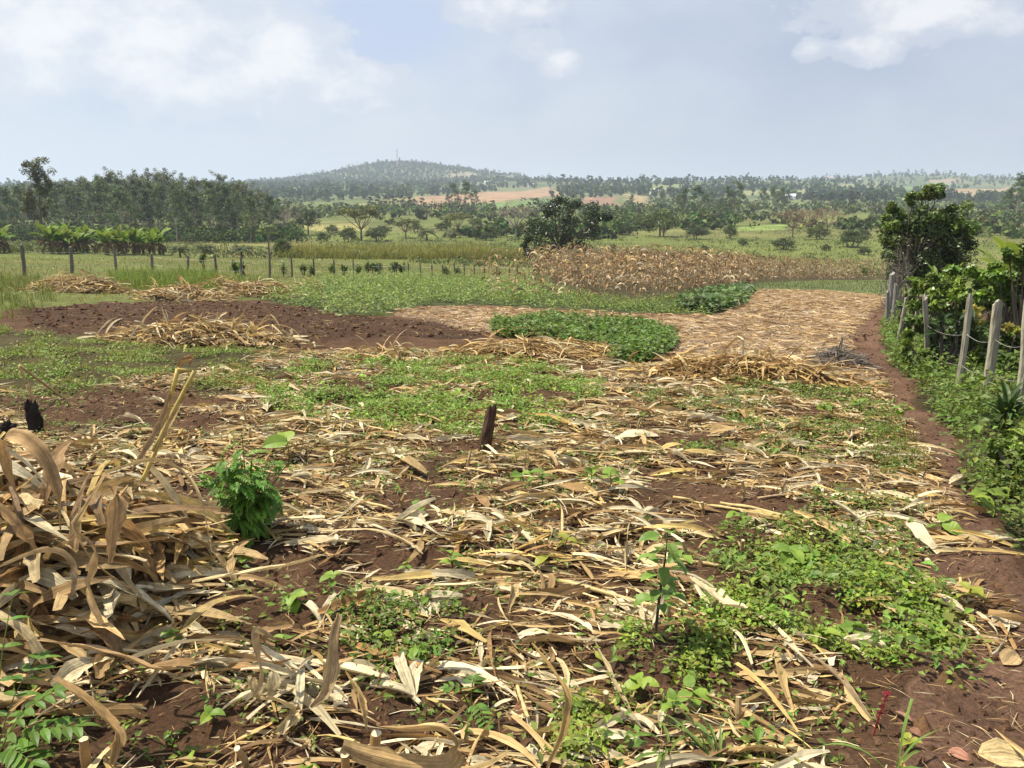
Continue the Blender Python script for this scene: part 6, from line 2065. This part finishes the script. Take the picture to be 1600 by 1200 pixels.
pinnate(-10, 1200, [(118, 1135, .05, 9, .075), (60, 1030, .25, 7, .075), (50, 1190, -.05, 9, .07), (20, 930, .3, 6, .06), (85, 1080, .1, 8, .06)], "glossy pinnate-leaved seedling growing at the foot of the big heap")
pinnate(735, 1105, [(742, 1062, .05, 7, .05), (700, 1075, .0, 5, .04), (760, 1165, -.14, 11, .042)], "dark pinnate seedling with a drooping frond on bare soil", L=.05)


def amaranth():
    p = at1(1365, 1145); h = (1145 - 1060) * p[1] / FPX
    t = thing("amaranth", "small amaranth with a crimson flower spike beside the path", "plant", p)
    g = Geo(); P = spline(np.array([(0, 0, 0), (.012, 0, h * .5), (.03, 0, h)]), 12); tube(g, P, np.linspace(.003, .0015, 12), 5, (.25, .03, .05)); g.obj("stem", M_LEAF, t)
    g = Geo(); cloud(g, P[3:], A(.010, .010, .010), 14, .007, (.17, .02, .04), .15, .3, .2, .5); cloud(g, P[-1:], A(.018, .018, .014), 50, .008, (.19, .025, .05), .15, .3, .2, .5); g.obj("flower_spike", M_LEAF, t)


amaranth()


def grass_tuft(px, by, label, n, L):
    p = at1(px, by)
    t = thing("grass_tuft", label, "grass", p)
    r = np.random.default_rng(abs(int(px)))
    for i in range(n):
        g = Geo(); ribbons(g, [r.normal(0, .012, 3) * A(1, 1, 0)], r.uniform(0, 6.28), L * r.uniform(.6, 1.2), .011, r.uniform(.7, 1.5), -r.uniform(.8, 2.0), r.normal(0, .2), 0, r.normal(0, .3), .2, 9, jit(A(.12, .20, .05), 1, .15, .05, r), 'blade', 0, lambda x, y: G(x + p[0], y + p[1]) - p[2], r=r); g.obj("blade", M_GRASS, t)


grass_tuft(1120, 1215, "tuft of long arching grass blades below the weed patch", 14, .24)
grass_tuft(1390, 1212, "sparse arching grass blades beside the crimson amaranth", 7, .22)
grass_tuft(1040, 1200, "upright grass tuft at the edge of the weed patch", 7, .18)
grass_tuft(1415, 735, "fine green grass tuft on the path's inner edge", 22, .22)


def dead_leaf(px, py, w, label, col):
    p = at1(px, py); s = w * p[1] / FPX
    g = Geo(); ribbons(g, [(-s / 2, 0, .012)], 0., s, s * .55, .25, -.6, .2, .2, .4, .15, 8, A(*col)[None], 'ovate', .04)
    o = g.obj("fallen_leaf", M_DRYNEAR, None, False, p); o.rotation_euler = (0, 0, rng.uniform(0, 6.28)); tag(o, label, "leaf")


dead_leaf(1408, 1117, 38, "orange-brown fallen leaf beside the crimson amaranth", (.36, .20, .12))
dead_leaf(1498, 1190, 40, "reddish fallen leaf on the bare footpath", (.42, .20, .13))
dead_leaf(708, 1190, 26, "dark red fallen leaf near the looping maize leaf", (.22, .09, .06))
dead_leaf(612, 1070, 24, "pinkish fallen leaf on the soil above the cut stubs", (.32, .17, .12))
dead_leaf(1430, 1148, 26, "russet fallen leaf in the weeds by the path", (.28, .14, .08))
dead_leaf(1580, 1040, 60, "large tan fallen leaf at the footpath's edge", (.50, .34, .16))
dead_leaf(1575, 975, 60, "pale tan fallen leaf lying on the footpath", (.55, .46, .32))
dead_leaf(1575, 1190, 100, "very large golden dry leaf lying on the footpath", (.56, .42, .20))
